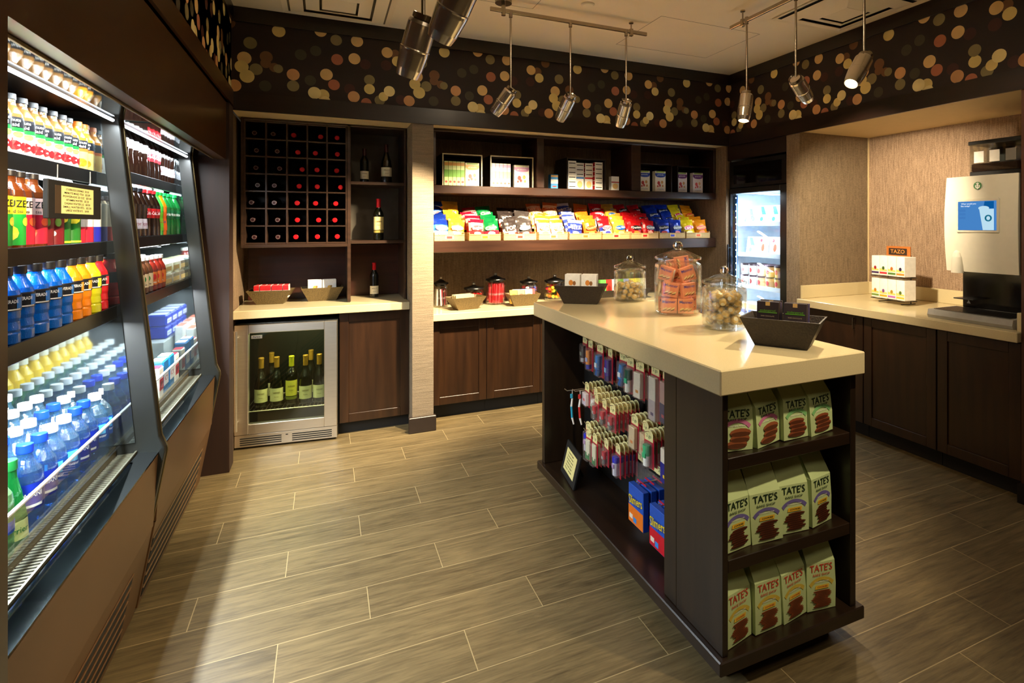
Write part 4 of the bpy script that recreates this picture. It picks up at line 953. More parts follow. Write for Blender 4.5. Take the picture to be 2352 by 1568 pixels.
# wine counter
T1 = (-.360, 4.545, .9328); T2 = (-.025, 4.60, .9328)
tray('tapered_tray', 'brown tapered tray of red and white boxes at the left of the wine counter', T1, -.12, .17, .10, .29, .17, .10, TRAYM)
tray('tapered_tray', 'brown tapered tray of white cards on the wine counter beside the rack panel', T2, .05, .19, .10, .29, .17, .10, TRAYM)
rb = card_pack('snack_box', 'snack box', .035, .10, .09, [WH, RD, pk(240, 200, 190)], lambda mb, w, d, h: (mb.box(-w/2, w/2, -d/2-.0006, -d/2-.0001, h*.6, h, 0), mb.box(-w*.4, w*.4, -d*.4, d*.4, h+.0002, h+.0008, 0)))
for i in range(6): inplace(rb, T1, -.12, -.085+.037*i, 0, .045, 'small red and white snack box in the left wine-counter tray, %s from left' % ORD[i], 'red and white boxes in the tray', dr=.06*(i % 2))
wc_ = card_pack('snack_card', 'snack packet', .095, .022, .135, [WH, pk(224, 176, 80), pk(150, 120, 60)], lambda mb, w, d, h: (mb.disc(FY(0, h*.55, -d/2-.0006), .015, .018, 0, 12), mb.disc(FY(.012, h*.62, -d/2-.001), .007, .009, 1, 10)))
for i in range(2):
    for j in range(3): inplace(wc_, T2, .05, -.05+.10*i, -.03+.026*j, .02, 'white packet with a gold print in the second wine-counter tray, %s pile, %s from front' % (['left', 'right'][i], ORD[j]), 'white packets in the wine-counter tray', tilt=-.12)
# snack counter
T3 = (1.035, 4.43, .8228); T4 = (1.525, 4.44, .8228)
tray('tapered_tray', 'brown tapered tray of folded papers on the snack counter by the column', T3, .22, .17, .10, .29, .17, .10, TRAYM)
tray('tapered_tray', 'brown tapered tray of sweet packets on the snack counter by the island', T4, 0, .18, .10, .27, .17, .10, TRAYM)
pp = card_pack('paper_packet', 'paper packet', .16, .02, .10, [pk(190, 176, 130), pk(170, 150, 100)], lambda mb, w, d, h: mb.box(-w*.3, w*.3, -d/2-.0006, -d/2-.0001, h*.4, h*.5, 0))
for j in range(3): inplace(pp, T3, .22, -.015, -.03+.03*j, .018, 'folded tan paper packet in the tray by the column, %s from front' % ORD[j], 'tan packets in the snack-counter tray', tilt=-.2)
sw_c = [(240, 200, 90), (236, 226, 214), (232, 150, 120), (80, 110, 190), (240, 224, 170), (226, 80, 80)]
for i, cc in enumerate(sw_c):
    q = card_pack('sweet_packet', 'sweet packet', .065, .014, .115, [pk(*cc), pk(*[int(v*.7) for v in cc])], lambda mb, w, d, h: mb.disc(FY(0, h*.6, -d/2-.0006), w*.3, w*.2, 0, 12))
    inplace(q, T4, 0, -.085+.034*i, -.02+.03*(i % 2), .018, '%s sweet packet in the tray by the island' % ['amber', 'cream', 'salmon', 'blue', 'pale yellow', 'red'][i], tilt=-.15)
# island trays
T5 = (1.355, 2.895, 1.0508); T6 = (1.570, 1.565, 1.0508)
tray('tapered_tray', 'dark woven tray of white chocolate bars at the far end of the island', T5, -.60, .19, .11, .29, .18, .105, TRAYD)
tray('tapered_tray', 'dark woven tray of dark chocolate bars at the near end of the island', T6, -.98, .185, .11, .28, .18, .105, TRAYD)
wb_ = card_pack('chocolate_bar', 'chocolate bar', .088, .011, .15, [pk(250, 246, 236), pk(226, 140, 40), pk(150, 96, 40), pk(200, 60, 90)], lambda mb, w, d, h: (
    mb.disc(FY(-.008, h*.68, -d/2-.0006), .013, .016, 0, 14), mb.disc(FY(.012, h*.66, -d/2-.0009), .009, .013, 1, 14), mb.box(-.001, .001, -d/2-.0007, -d/2-.0002, h*.30, h*.56, 1), mb.disc(FY(0, h*.16, -d/2-.0006), .018, .014, 0, 14)))
for i in range(2):
    for j in range(4): inplace(wb_, T5, -.60, -.05+.097*i, -.035+.02*j, .016, 'white chocolate bar, %s stack of the far island tray, %s from front' % (['left', 'right'][i], ORD[j]), 'white bars in the far island tray', tilt=-.10)
def art_d(c1, face):
    def f(mb, w, d, h):
        mb.box(-w*.42, w*.42, -d/2-.0008, -d/2-.0002, h*.72, h*.745, 0)
        mb.text('endangered', .011, FY(0, h*.78, -d/2-.001), 0, wid=w*.7); mb.text('DARK CHOCOLATE', .006, FY(0, h*.64, -d/2-.001), 2, wid=w*.6)
        mb.disc(FY(0, h*.35, -d/2-.0008), w*.36, h*.18, 1, 16)
        mb.disc(FY(-w*.14, h*.38, -d/2-.0012), w*.05, h*.03, 3, 8); mb.disc(FY(w*.14, h*.38, -d/2-.0012), w*.05, h*.03, 3, 8)
        mb.box(-w*.1, w*.1, -d/2-.0009, -d/2-.0002, h*.90, h*.99, 4)
    return f
DKB = pk(46, 34, 34)
db = card_pack('chocolate_bar', 'chocolate bar', .080, .012, .150, [DKB, pk(90, 140, 40), pk(150, 120, 110), pk(170, 150, 120), INK, pk(200, 160, 90)], art_d(0, 0))
db2 = card_pack('chocolate_bar', 'chocolate bar', .080, .012, .150, [pk(58, 48, 50), pk(90, 150, 40), pk(170, 166, 160), pk(170, 150, 120), INK, pk(206, 166, 100)], art_d(0, 0))
db3 = card_pack('chocolate_bar', 'chocolate bar', .080, .012, .145, [pk(60, 52, 96), pk(120, 150, 60), pk(150, 146, 180), pk(200, 190, 170), INK, pk(180, 160, 100)], art_d(0, 0))
for j in range(4):
    inplace([db, db, db3, db][j], T6, -.98, -.05, -.036+.019*j, .012, '%s chocolate bar in the left stack of the near island tray, %s from front' % (['dark brown', 'dark brown', 'purple', 'dark brown'][j], ORD[j]), 'bars in the near island tray', tilt=-.08)
    inplace([db2, db2, db3, db3][j], T6, -.98, .047, -.036+.019*j, .012, '%s chocolate bar in the right stack of the near island tray, %s from front' % (['grey brown', 'grey brown', 'violet', 'violet'][j], ORD[j]), 'bars in the near island tray', tilt=-.08)
# tray of mixed boxes behind the first jar
T7 = (2.50, 4.46, .8228)
tray('tapered_tray', 'dark tray of colourful snack boxes on the snack counter behind the glass jars', T7, 0, .42, .11, .52, .18, .09, TRAYD)
mc = [(110, 190, 90), (226, 60, 50), (240, 238, 230), (110, 190, 70), (150, 160, 220), (240, 226, 60), (240, 232, 90), (236, 240, 200)]
mn = ['green', 'red', 'white panda', 'lime', 'lilac', 'yellow', 'lemon', 'cream']
for i, cc in enumerate(mc):
    def art(mb, w, d, h, i=i):
        mb.disc(FY(0, h*.45, -d/2-.0006), w*.3, h*.2, 0, 12)
        if i == 2: mb.disc(FY(.004, h*.62, -d/2-.001), w*.22, h*.12, 0, 10)
    q = card_pack('snack_carton', 'snack carton', .058, .04, .15, [pk(*cc), INK if i == 2 else pk(*[int(v*.65) for v in cc])], art)
    inplace(q, T7, 0, -.20+.060*i, 0, .03, '%s snack carton in the dark tray behind the glass jars' % mn[i], tilt=-.08, dr=.05*(i % 3-1))
# ------------------------------------------------------------------ glass jars
JG = glass('jar_glass', (.985, .995, .98), .05, .015)
def _jg():
    t = JG.node_tree; N = t.nodes; L = t.links; out = N['Material Output']; src = out.inputs[0].links[0].from_socket
    g = N.new('ShaderNodeBsdfGlass'); g.inputs['IOR'].default_value = 1.45; g.inputs['Roughness'].default_value = .01; g.inputs['Color'].default_value = (.97, .99, .95, 1)
    m = N.new('ShaderNodeMixShader'); m.inputs[0].default_value = .15; L.new(src, m.inputs[1]); L.new(g.outputs[0], m.inputs[2]); L.new(m.outputs[0], out.inputs[0])
_jg()
def _gl():
    m, t, b = nt('thick_clear_glass'); b.inputs['Transmission Weight'].default_value = 1; b.inputs['Roughness'].default_value = .03; b.inputs['IOR'].default_value = 1.42; b.inputs['Base Color'].default_value = (.96, .98, .94, 1); return m
KG = _gl()
def jar(name, label, loc, R, hb, lid_h, grp=None, black_lid=False, thick=True):
    t = thing(name, label, 'glass jar', loc, 0, grp)
    o = [(0, 0), (R*.86, 0), (R*.97, R*.08), (R, R*.2), (R, hb*.88), (R*.97, hb*.93), (R*.84, hb*.965), (R*.84, hb)]
    i = [(R*.80, hb), (R*.80, hb*.965), (R*.93, hb*.91), (R*.955, hb*.86), (R*.955, R*.25), (R*.90, R*.14), (0, R*.12)]
    MB().lathe(o+i, 40).build('glass_body', JG, t)
    lm = BLK if black_lid else JG
    ld = [(R*.78, hb-.008), (R*.79, hb+.002), (R*.98, hb+.004), (R*1.0, hb+.012), (R*.97, hb+.018), (R*.70, hb+lid_h*.34), (R*.38, hb+lid_h*.52), (R*.20, hb+lid_h*.58), (R*.17, hb+lid_h*.64)]
    l = MB().lathe([(0, hb+.002), (R*.78, hb-.008)]+ld+[(0, hb+lid_h*.64)], 40).build('lid', lm, t)
    MB().ball((0, 0, hb+lid_h*.80), R*.22 if not black_lid else R*.17, 0, 16, (1, 1, .9)).build('knob', KG if not black_lid else STEEL, l)
    return t
def side_of(x, y, base, R):
    a = ((math.atan2(y, x)-math.atan2(-base[1], -base[0])+PI/8) % (2*PI))//(PI/4)
    return ['near', 'near right', 'right', 'far right', 'far', 'far left', 'left', 'near left'][int(a) % 8]+(' outer' if math.hypot(x, y) > R*.5 else ' inner')
def rnd_fill(n, R, z0, z1, r, fn, seed=1):
    rng = random.Random(seed); out = []
    tries = 0
    while len(out) < n and tries < 6000:
        tries += 1
        a = rng.uniform(0, 2*PI); q = (R-r)*math.sqrt(rng.random()); z = rng.uniform(z0+r, z1)
        p = Vector((q*math.cos(a), q*math.sin(a), z))
        if all((p-x).length > r*1.72 for x in out): out.append(p)
    for i, p in enumerate(out): fn(i, p, rng)
WRAP = glass('candy_wrapper', (1, 1, .98), .12, .08, milk=.10, bump=.6)
CAR = mat('caramel', (250, 200, 96), .25, coat=.3); CARD_ = mat('caramel_dark', (176, 104, 26), .25, coat=.3); CRM = mat('cream_filling', (252, 242, 214), .4)
def candy_proto():
    o = MB().lathe([(0, -.009), (.009, -.009), (.0125, -.005), (.0125, .005), (.009, .009), (.005, .010)], 12).build('wrapped_caramel', CAR); o['category'] = 'candy'
    MB().lathe([(.0065, .0085), (.0075, .0108), (0, .0120)], 10).lathe([(.0065, -.0085), (.0075, -.0108), (0, -.0120)], 10).build('cream_centre', CRM, o)
    mb = MB(); rng = random.Random(3)
    for s_ in (-1, 1):
        vs = [(s_*.012, 0, 0)]; n = 7
        for i in range(n):
            a = -.9+1.8*i/(n-1); vs.append((s_*(.020+.004*rng.random()), .014*math.sin(a), .004*(-1)**i))
        mb.faces(vs, [(0, i+1, i+2) for i in range(n-1)])
    mb.lathe([(.0095, -.0125), (.0150, -.006), (.0150, .006), (.0095, .0125)], 10)
    mb.build('wrapper', WRAP, o); return o
cand = candy_proto()
def candies(base, R, z1, n, where, seed):
    def f(i, p, rng):
        ring = ['near', 'right', 'far', 'left'][int(((math.atan2(p.y, p.x)-math.atan2(-base[1], -base[0])+PI/4) % (2*PI))//(PI/2))]+(' outer side' if math.hypot(p.x, p.y) > R*.6 else ' inner side')
        lv = 'bottom' if p.z < z1*.33 else 'middle' if p.z < z1*.66 else 'top'
        put(cand, (base[0]+p.x, base[1]+p.y, base[2]+p.z), 'wrapped caramel candy in the %s jar, %s layer, %s' % (where, lv, ring), 'wrapped caramels in the %s jar' % where, rz=rng.uniform(0, 6.28), rx=rng.uniform(-1.4, 1.4), ry=rng.uniform(-.6, .6)).scale = (1.28,)*3
    rnd_fill(n, R*.93, .012, z1, .0165, f, seed)
J1 = (1.657, 2.862, 1.0508); J2 = (1.640, 2.345, 1.0508); J3 = (1.597, 1.935, 1.0508)
jar('glass_jar', 'round lidded glass jar of wrapped caramels at the far end of the island', J1, .096, .190, .078, 'small candy jars on the island')
jar('glass_jar', 'tallest lidded glass jar on the island, full of pink wafer packets', J2, .118, .272, .092)
jar('glass_jar', 'round lidded glass jar of wrapped caramels nearest the camera on the island', J3, .096, .190, .078, 'small candy jars on the island')
candies(J1, .088, .100, 62, 'far', 4); candies(J3, .088, .145, 92, 'near', 8)
PINK = pk(232, 142, 104); NVY = pk(50, 50, 150)
def wafer():
    o = MB().bbox(-.034, .034, -.011, .011, -.032, .032, .0015).build('wafer_packet', PINK); o['category'] = 'wafer packet'
    mb = MB(); y = -.0116
    for s_ in (1, -1):
        M_ = FY(0, .017, y*s_) if s_ == 1 else Matrix.Translation((0, -y, .017)) @ Matrix.Rotation(PI, 4, 'Z') @ Matrix.Rotation(PI/2, 4, 'X')
        mb.text('Manner', .018, M_, 0, wid=.056)
        for i in range(3):
            x = -.02+.017*i
            mb.poly([M_ @ Vector((x-.006, -.036, .0003)), M_ @ Vector((x+.010, -.030, .0003)), M_ @ Vector((x+.012, -.022, .0003)), M_ @ Vector((x-.003, -.029, .0003))], 1)
            mb.poly([M_ @ Vector((x-.006, -.041, .0002)), M_ @ Vector((x+.010, -.035, .0002)), M_ @ Vector((x+.010, -.030, .0002)), M_ @ Vector((x-.006, -.036, .0002))], 2)
    mb.box(.0342, .0348, -.007, .007, -.028, .028, 3); mb.text('Manner', .009, Matrix.Translation((.0352, 0, 0)) @ Matrix(((0, 0, 1, 0), (0, 1, 0, 0), (1, 0, 0, 0), (0, 0, 0, 1))), 0, wid=.045)
    mb.box(-.034, .034, -.0116, -.0111, -.022, -.0215, 2)
    mb.build('printed_front', [NVY, pk(236, 206, 140), pk(120, 70, 40), pk(250, 236, 210)], o); return o
wf = wafer()
fa = math.atan2(-1.640, -2.345)  # towards the camera
cz = math.atan2(-J2[1], -J2[0])+PI/2
for i, (u, v, z, rz, ry) in enumerate([(-.045, -.058, .047, 0, 0), (.038, -.060, .047, .08, 0), (-.06, .0, .047, .1, 0), (.03, .01, .047, -.2, 0), (-.02, .06, .047, .3, 0), (.06, .05, .047, .5, 0),
        (-.035, -.055, .128, -.05, .16), (.050, -.045, .125, .6, -.1), (-.06, .01, .125, 1.3, 0), (.02, .03, .12, .2, .1), (.0, .075, .125, 0, .1),
        (-.055, -.035, .205, -.5, .25), (.045, -.035, .205, .4, -.3), (-.01, .03, .20, .2, .1), (.02, -.01, .253, .1, 1.4), (-.02, .02, .235, 0, 1.4)]):
    p = Matrix.Rotation(cz, 3, 'Z') @ Vector((u, v, 0))
    if math.hypot(u, v) > .072: k_ = .072/math.hypot(u, v); p = p*k_
    put(wf, (J2[0]+p.x, J2[1]+p.y, J2[2]+z), 'pink wafer packet in the tall jar, %s layer, %s' % (['bottom', 'second', 'third', 'top'][0 if i < 6 else 1 if i < 11 else 2 if i < 14 else 3], side_of(p.x, p.y, J2, .118)), 'wafer packets in the tall jar', rz=cz+rz, ry=ry).scale = (1.14, 1.14, 1.14)
# jars on the snack counter
SZ = .8228
jar('glass_jar', 'black-lidded jar of striped straws beside the fabric column on the snack counter', (.872, 4.62, SZ), .062, .185, .07, None, True)
jar('glass_jar', 'low black-lidded jar of red sweets behind the folded-paper tray', (1.15, 4.62, SZ), .085, .13, .06, None, True)
jar('glass_jar', 'black-lidded jar packed with red liquorice on the snack counter', (1.335, 4.60, SZ), .086, .200, .07, None, True)
jar('glass_jar', 'black-lidded jar of blue-wrapped sweets behind the sweet-packet tray', (1.645, 4.62, SZ), .080, .165, .06, None, True)
jar('glass_jar', 'black-lidded jar of yellow and orange packets behind the far island tray', (1.885, 4.60, SZ), .095, .165, .07, None, True)
def sticks(nm, lab, cat, base, R, h, n, cols, r, grp, tilt=.08):
    ps = []
    for c_ in cols:
        q = MB().tube((0, 0, 0), (0, 0, h), r, 8).build(nm, pk(*c_)); q['category'] = cat
        MB().tube((0, 0, h*.40), (0, 0, h*.5), r*1.04, 8).build('paper_band', pk(*[min(255, int(v*.5)+110) for v in c_]), q); ps.append(q)
    for i in range(n):
        a = i*2.4; q = (R*.72)*math.sqrt((i+.5)/n)
        put(ps[i % len(ps)], (base[0]+q*math.cos(a), base[1]+q*math.sin(a), base[2]+.014), lab+', '+side_of(q*math.cos(a), q*math.sin(a), base, R), grp, rx=random.uniform(-tilt, tilt)*.5, ry=random.uniform(-tilt, tilt)*.5)
sticks('candy_stick', 'thin striped candy stick standing in the jar by the fabric column', 'candy stick', (.872, 4.62, SZ), .062, .135, 16, [(236, 230, 226), (60, 30, 30), (190, 60, 70)], .006, 'candy sticks')
sticks('liquorice_twist', 'red liquorice twist standing in the tall red jar', 'liquorice', (1.335, 4.60, SZ), .086, .165, 30, [(214, 26, 40), (226, 60, 70)], .008, 'liquorice twists')
def balls(nm, lab, cat, base, R, z1, n, cols, r, grp, seed):
    ps = []
    for c_ in cols:
        q = MB().ball((0, 0, 0), r, 0, 8, (1, .8, .7)).build(nm, mat('sweet_%d_%d_%d' % c_, c_, .2, coat=.4)); q['category'] = cat; ps.append(q)
    rnd_fill(n, R*.93, .012, z1, r, lambda i, p, g: put(ps[i % len(ps)], (base[0]+p.x, base[1]+p.y, base[2]+p.z), lab+', '+['bottom ', 'middle ', 'top '][min(2, int(p.z/z1*3))]+side_of(p.x, p.y, base, R), grp, rz=g.uniform(0, 6), rx=g.uniform(-1, 1)), seed)
balls('wrapped_sweet', 'red wrapped sweet in the low black-lidded jar', 'sweet', (1.15, 4.62, SZ), .085, .10, 34, [(206, 26, 30), (170, 14, 20)], .017, 'red sweets', 5)
balls('wrapped_sweet', 'blue or white wrapped sweet in its jar', 'sweet', (1.645, 4.62, SZ), .080, .135, 34, [(40, 60, 170), (230, 226, 230), (196, 60, 60)], .018, 'blue and white sweets', 6)
balls('wrapped_sweet', 'yellow or orange wrapped sweet in its jar', 'sweet', (1.885, 4.60, SZ), .095, .14, 34, [(246, 206, 60), (240, 110, 30), (196, 20, 40), (70, 120, 40)], .020, 'yellow and orange sweets', 7)

# ------------------------------------------------------------------ soft bags
def pillow(w, h, d, crimp=.012, nx_=8, nz_=10, top_pinch=True, seed=0):
    """pillow bag standing in x-z, front faces -Y, base z=0"""
    rng = random.Random(seed); F_ = []; B_ = []
    for k in range(nz_+1):
        v = k/nz_
        for i in range(nx_+1):
            u = i/nx_; e = (math.sin(PI*u)**.55)*(math.sin(PI*min(max((v*h-crimp)/(h-2*crimp), 0), 1))**.5 if 0 < v < 1 else 0)
            wob = rng.uniform(-.0035, .0035) if 0 < u < 1 else 0
            wd = w*(1-.07*math.sin(PI*v))
            y = d/2*e+wob*(.4 if e < .1 else 1)
            F_.append((-wd/2+wd*u, -y-.0006, h*v)); B_.append((-wd/2+wd*u, y+.0006, h*v))
    N_ = nx_+1; fs = [(k*N_+i, k*N_+i+1, (k+1)*N_+i+1, (k+1)*N_+i) for k in range(nz_) for i in range(nx_)]
    return F_, B_, fs, N_
def chip_bag(nm, cols, txt, tcol, seed):
    """cols: bands from the bottom: list of (v_end, rgb)"""
    w, h, d = .135, .165, .055
    F_, B_, fs, N_ = pillow(w, h, d, seed=seed)
    mb = MB()
    ms = [mat('%s_foil_%d' % (nm, i), c, .28, .15, coat=.3) for i, (e, c) in enumerate(cols)]
    for f in fs:
        v = (f[0]//N_+.5)/10; k = next(i for i, (e, c) in enumerate(cols) if v <= e+1e-6)
        mb.faces([F_[q] for q in f], [(0, 1, 2, 3)], k, True); mb.faces([B_[q] for q in f], [(3, 2, 1, 0)], k, True)
    for i in (0, 8):
        for k in range(10):
            a, b = F_[k*N_+i], F_[(k+1)*N_+i]; c_, e_ = B_[(k+1)*N_+i], B_[k*N_+i]; mb.poly([a, b, c_, e_], 0)
    o = mb.build('chip_bag', ms); o['category'] = 'chip bag'
    if txt:
        mb = MB(); g = text_geo(txt); w0 = max(v.x for v in g[0])-min(v.x for v in g[0]); s_ = .088/w0
        mb.disc(FY(0, h*.52, -d/2-.0045), .05, .021, 1, 16)
        mb.text(txt, min(s_, .045), FY(0, h*.52, -d/2-.0060) @ Matrix.Rotation(.12, 4, 'Z'), 0, wid=.088)
        mb.disc(FY(.0, h*.25, -d/2*.86-.004), .03, .015, 2, 12)
        mb.build('printed_front', [pk(*tcol[0]), pk(*tcol[1]), pk(*tcol[2])], o)
    return o
KB = {
 'b1': chip_bag('blue_party', [(.35, (236, 226, 236)), (.7, (60, 130, 220)), (1, (20, 50, 150))], 'ruffles', ((240, 60, 60), (240, 236, 240), (90, 160, 70)), 1),
 'y1': chip_bag('gold', [(.4, (250, 220, 130)), (1, (238, 180, 50))], "Lay's", ((250, 236, 220), (190, 40, 40), (240, 220, 160)), 2),
 'r1': chip_bag('crimson', [(.4, (226, 60, 60)), (.75, (240, 190, 180)), (1, (190, 20, 50))], 'Bugles', ((250, 240, 236), (206, 30, 40), (250, 220, 210)), 3),
 'g1': chip_bag('green', [(.4, (214, 40, 60)), (1, (12, 120, 60))], 'Chex', ((250, 240, 236), (20, 110, 60), (250, 226, 220)), 4),
 'k1': chip_bag('black', [(.25, (220, 60, 40)), (.5, (240, 232, 220)), (1, (52, 44, 42))], 'POP', ((250, 240, 226), (60, 50, 48), (240, 220, 200)), 5),
 'k2': chip_bag('charcoal', [(.25, (206, 40, 30)), (1, (60, 54, 52))], 'Grilled', ((240, 230, 210), (70, 62, 60), (200, 60, 40)), 6),
 'o1': chip_bag('orange', [(.2, (240, 130, 50)), (.75, (250, 214, 170)), (1, (228, 110, 36))], 'SUN', ((240, 120, 40), (252, 232, 200), (246, 190, 80)), 7),
 'w1': chip_bag('white_blue', [(.12, (30, 50, 140)), (.45, (40, 60, 160)), (.62, (240, 236, 232)), (.75, (50, 70, 160)), (1, (240, 236, 232))], 'RITZ', ((244, 238, 200), (30, 50, 150), (240, 230, 160)), 8),
 'o2': chip_bag('cheese', [(.3, (226, 60, 30)), (1, (240, 120, 30))], 'Cheez-It', ((250, 226, 140), (232, 80, 30), (250, 190, 80)), 9),
 'r2': chip_bag('red_white', [(.4, (226, 226, 240)), (.55, (40, 50, 150)), (1, (206, 24, 34))], 'Stax', ((206, 24, 34), (240, 236, 240), (60, 60, 160)), 10),
 'y2': chip_bag('amber', [(.35, (210, 160, 60)), (1, (236, 180, 60))], 'Nut Mix', ((240, 240, 250), (20, 90, 170), (230, 210, 120)), 11),
 'd1': chip_bag('nacho_red', [(1, (196, 18, 24))], 'Doritos', ((250, 246, 240), (30, 18, 16), (232, 130, 40)), 12),
 'd2': chip_bag('ranch_blue', [(1, (14, 50, 160))], 'Doritos', ((250, 246, 240), (20, 20, 40), (190, 60, 60)), 13),
 'l1': chip_bag('yellow', [(1, (246, 214, 30))], "Lay's", ((250, 240, 240), (214, 30, 80), (250, 236, 150)), 14),
 'c1': chip_bag('puff_orange', [(.15, (190, 40, 20)), (1, (246, 146, 20))], 'Cheetos', ((250, 230, 90), (220, 60, 30), (240, 120, 40)), 15),
}
KN = {'b1': 'blue and white', 'y1': 'golden', 'r1': 'crimson and pink', 'g1': 'green and red', 'k1': 'black and white', 'k2': 'charcoal', 'o1': 'orange and cream', 'w1': 'white and blue striped', 'o2': 'orange-red', 'r2': 'red and white', 'y2': 'amber', 'd1': 'bright red', 'd2': 'deep blue', 'l1': 'bright yellow', 'c1': 'orange'}
def wicker():
    m_, t, b = nt('tan_wicker'); N = t.nodes; L = t.links
    tc = N.new('ShaderNodeTexCoord'); wv = N.new('ShaderNodeTexWave'); wv.bands_direction = 'Z'; wv.inputs['Scale'].default_value = 55; wv.inputs['Distortion'].default_value = 3; wv.inputs['Detail Scale'].default_value = 6
    L.new(tc.outputs['Object'], wv.inputs[0]); cr = N.new('ShaderNodeValToRGB'); L.new(wv.outputs[0], cr.inputs[0])
    cr.color_ramp.elements[0].color = (*srgb((168, 124, 64)), 1); cr.color_ramp.elements[1].color = (*srgb((238, 206, 144)), 1)
    L.new(cr.outputs[0], b.inputs['Base Color']); bp = N.new('ShaderNodeBump'); bp.inputs['Strength'].default_value = .6; bp.inputs['Distance'].default_value = .004
    L.new(wv.outputs[0], bp.inputs['Height']); L.new(bp.outputs[0], b.inputs['Normal']); b.inputs['Roughness'].default_value = .7
    return m_
WK = wicker()
EDG = [(.757, .996), (1.027, 1.290), (1.309, 1.594), (1.613, 1.878), (1.890, 2.198), (2.207, 2.483), (2.496, 2.786), (2.796, 3.081), (3.091, 3.370)]
KIND = [('b1', 'y1'), ('r1', 'g1'), ('k1', 'k2'), ('o1', 'o1'), ('w1', 'o2'), ('r2', 'y2'), ('d1', 'd1'), ('d2', 'd2'), ('l1', 'c1')]
TAGC = [(190, 60, 60), (206, 140, 40), (196, 50, 40), (226, 90, 50), (236, 110, 50), (180, 30, 30), (196, 30, 30), (30, 50, 170), (226, 90, 40)]
zz = 1.3778
for n_, ((a, b), ks) in enumerate(zip(EDG, KIND)):
    w_ = b-a-.006; t_ = .006; D_ = .40; h_ = .046
    mb = MB().box(-w_/2, w_/2, 0, D_, 0, t_)
    mb.box(-w_/2, w_/2, 0, t_, t_, h_).box(-w_/2, -w_/2+t_, t_, D_, t_, h_+.02).box(w_/2-t_, w_/2, t_, D_, t_, h_+.02).box(-w_/2+t_, w_/2-t_, D_-t_, D_, t_, h_+.02)
    mb.tube((-w_/2, .003, h_), (w_/2, .003, h_), .006, 8)
    bk = mb.build('wicker_basket', WK, None, ((a+b)/2, 4.286, zz)); tag(bk, 'wicker basket holding %s%s chip bags, %s from the column' % (KN[ks[0]], '' if ks[0] == ks[1] else ' and '+KN[ks[1]], ORD[n_]), 'basket', 'wicker chip baskets on the lower shelf')
    mb = MB().box(-.035, .035, -.0022, -.0006, .012, .042); mb.box(-.022, .02, -.003, -.0023, .018, .036, 1); mb.build('shelf_tag', [pk(230, 190, 130), pk(*TAGC[n_])], bk)
    for ci, kk in enumerate(ks):
        for r_ in range(5 if kk not in ('k1', 'k2', 'r1', 'g1') else 4):
            bx_ = (a+b)/2+(-.25+.5*ci)*w_+random.uniform(-.006, .006)
            put(KB[kk], (bx_, 4.330+.052*r_, zz+.010+.040*r_), '%s chip bag, %s basket, %s side, %s from the front' % (KN[kk], ORD[n_], ['left', 'right'][ci], ORD[r_]), 'chip bags in the wicker baskets', rx=[-.22, -.40, -.46, -.48, -.46][r_]+random.uniform(-.10, .10), rz=random.uniform(-.22, .22), ry=random.uniform(-.12, .12))

# ------------------------------------------------------------------ boxed snacks in display cubes
UZ = 1.8098
CUBM = mat('pale_edge_cube', (196, 180, 140), .4); CUBD = mat('cube_wood', (36, 24, 18), .4)
def cube(x0, x1, h, label, pale):
    W = x1-x0; D = .26; t_ = .009
    mb = MB().box(0, t_, .002, D, 0, h).box(W-t_, W, .002, D, 0, h).box(t_, W-t_, .002, D, h-t_, h).box(t_, W-t_, .002, D, 0, .003).box(t_, W-t_, D-t_, D, .003, h-t_)
    mb.box(0, t_, 0, .0019, 0, h, 1).box(W-t_, W, 0, .0019, 0, h, 1).box(t_, W-t_, 0, .0019, h-t_, h, 1)
    o = mb.build('display_cube', [CUBD, CUBM if pale else CUBD], None, (x0, 4.325, UZ)); return tag(o, label, 'display cube')
cube(.828, 1.146, .252, 'first pale-edged display cube on the upper shelf, holding green snack boxes', 1)
cube(1.212, 1.580, .254, 'second pale-edged display cube on the upper shelf, holding pink and white snack boxes', 1)
cube(1.885, 2.262, .27, 'dark display cube on the upper shelf with stacked white cartons', 0)
cube(2.598, 2.960, .258, 'dark display cube on the upper shelf with two blue-topped boxes', 0)
cube(3.020, 3.400, .252, 'rightmost dark display cube with two purple-topped boxes', 0)
def snackbox(nm, w, d, h, base, c1, c2, art=True, spine=None):
    o = MB().bbox(-w/2, w/2, -d/2, d/2, 0, h, .001).build('cereal_box', pk(*base)); o['category'] = 'snack box'
    mb = MB()
    if art:
        mb.box(-w/2, w/2, -d/2-.0006, -d/2-.0001, h*.78, h*.90, 0); mb.disc(FY(0, h*.76, -d/2-.0009), w*.45, h*.07, 0, 16)
        mb.box(-w*.4, w*.4, -d/2-.0006, -d/2-.0001, h*.93, h*.99, 1)
        for k_, (x, z, rr) in enumerate(((-.16, .42, .13), (.16, .46, .11), (-.05, .30, .09), (.22, .28, .08), (-.25, .26, .07))): mb.disc(FY(x*w, z*h, -d/2-.0007-.0001*k_), rr*w, rr*w*1.2, 2+k_ % 2, 10)
        mb.text('granola', .016, FY(0, h*.82, -d/2-.0012), 4, wid=w*.6); mb.text('crunch', .012, FY(0, h*.12, -d/2-.0010), 0, wid=w*.6)
    else:
        mb.box(-w/2, w/2, -d/2-.0006, -d/2-.0001, h*.35, h*.65, 0); mb.box(-w/2, w/2, -d/2-.0006, -d/2-.0001, h*.82, h*.95, 1); mb.disc(FY(0, h*.15, -d/2-.0006), w*.35, h*.05, 2, 8)
    mb.build('printed_front', [pk(*c1), pk(*c2), pk(196, 60, 50), pk(206, 150, 80), WHITE], o); return o
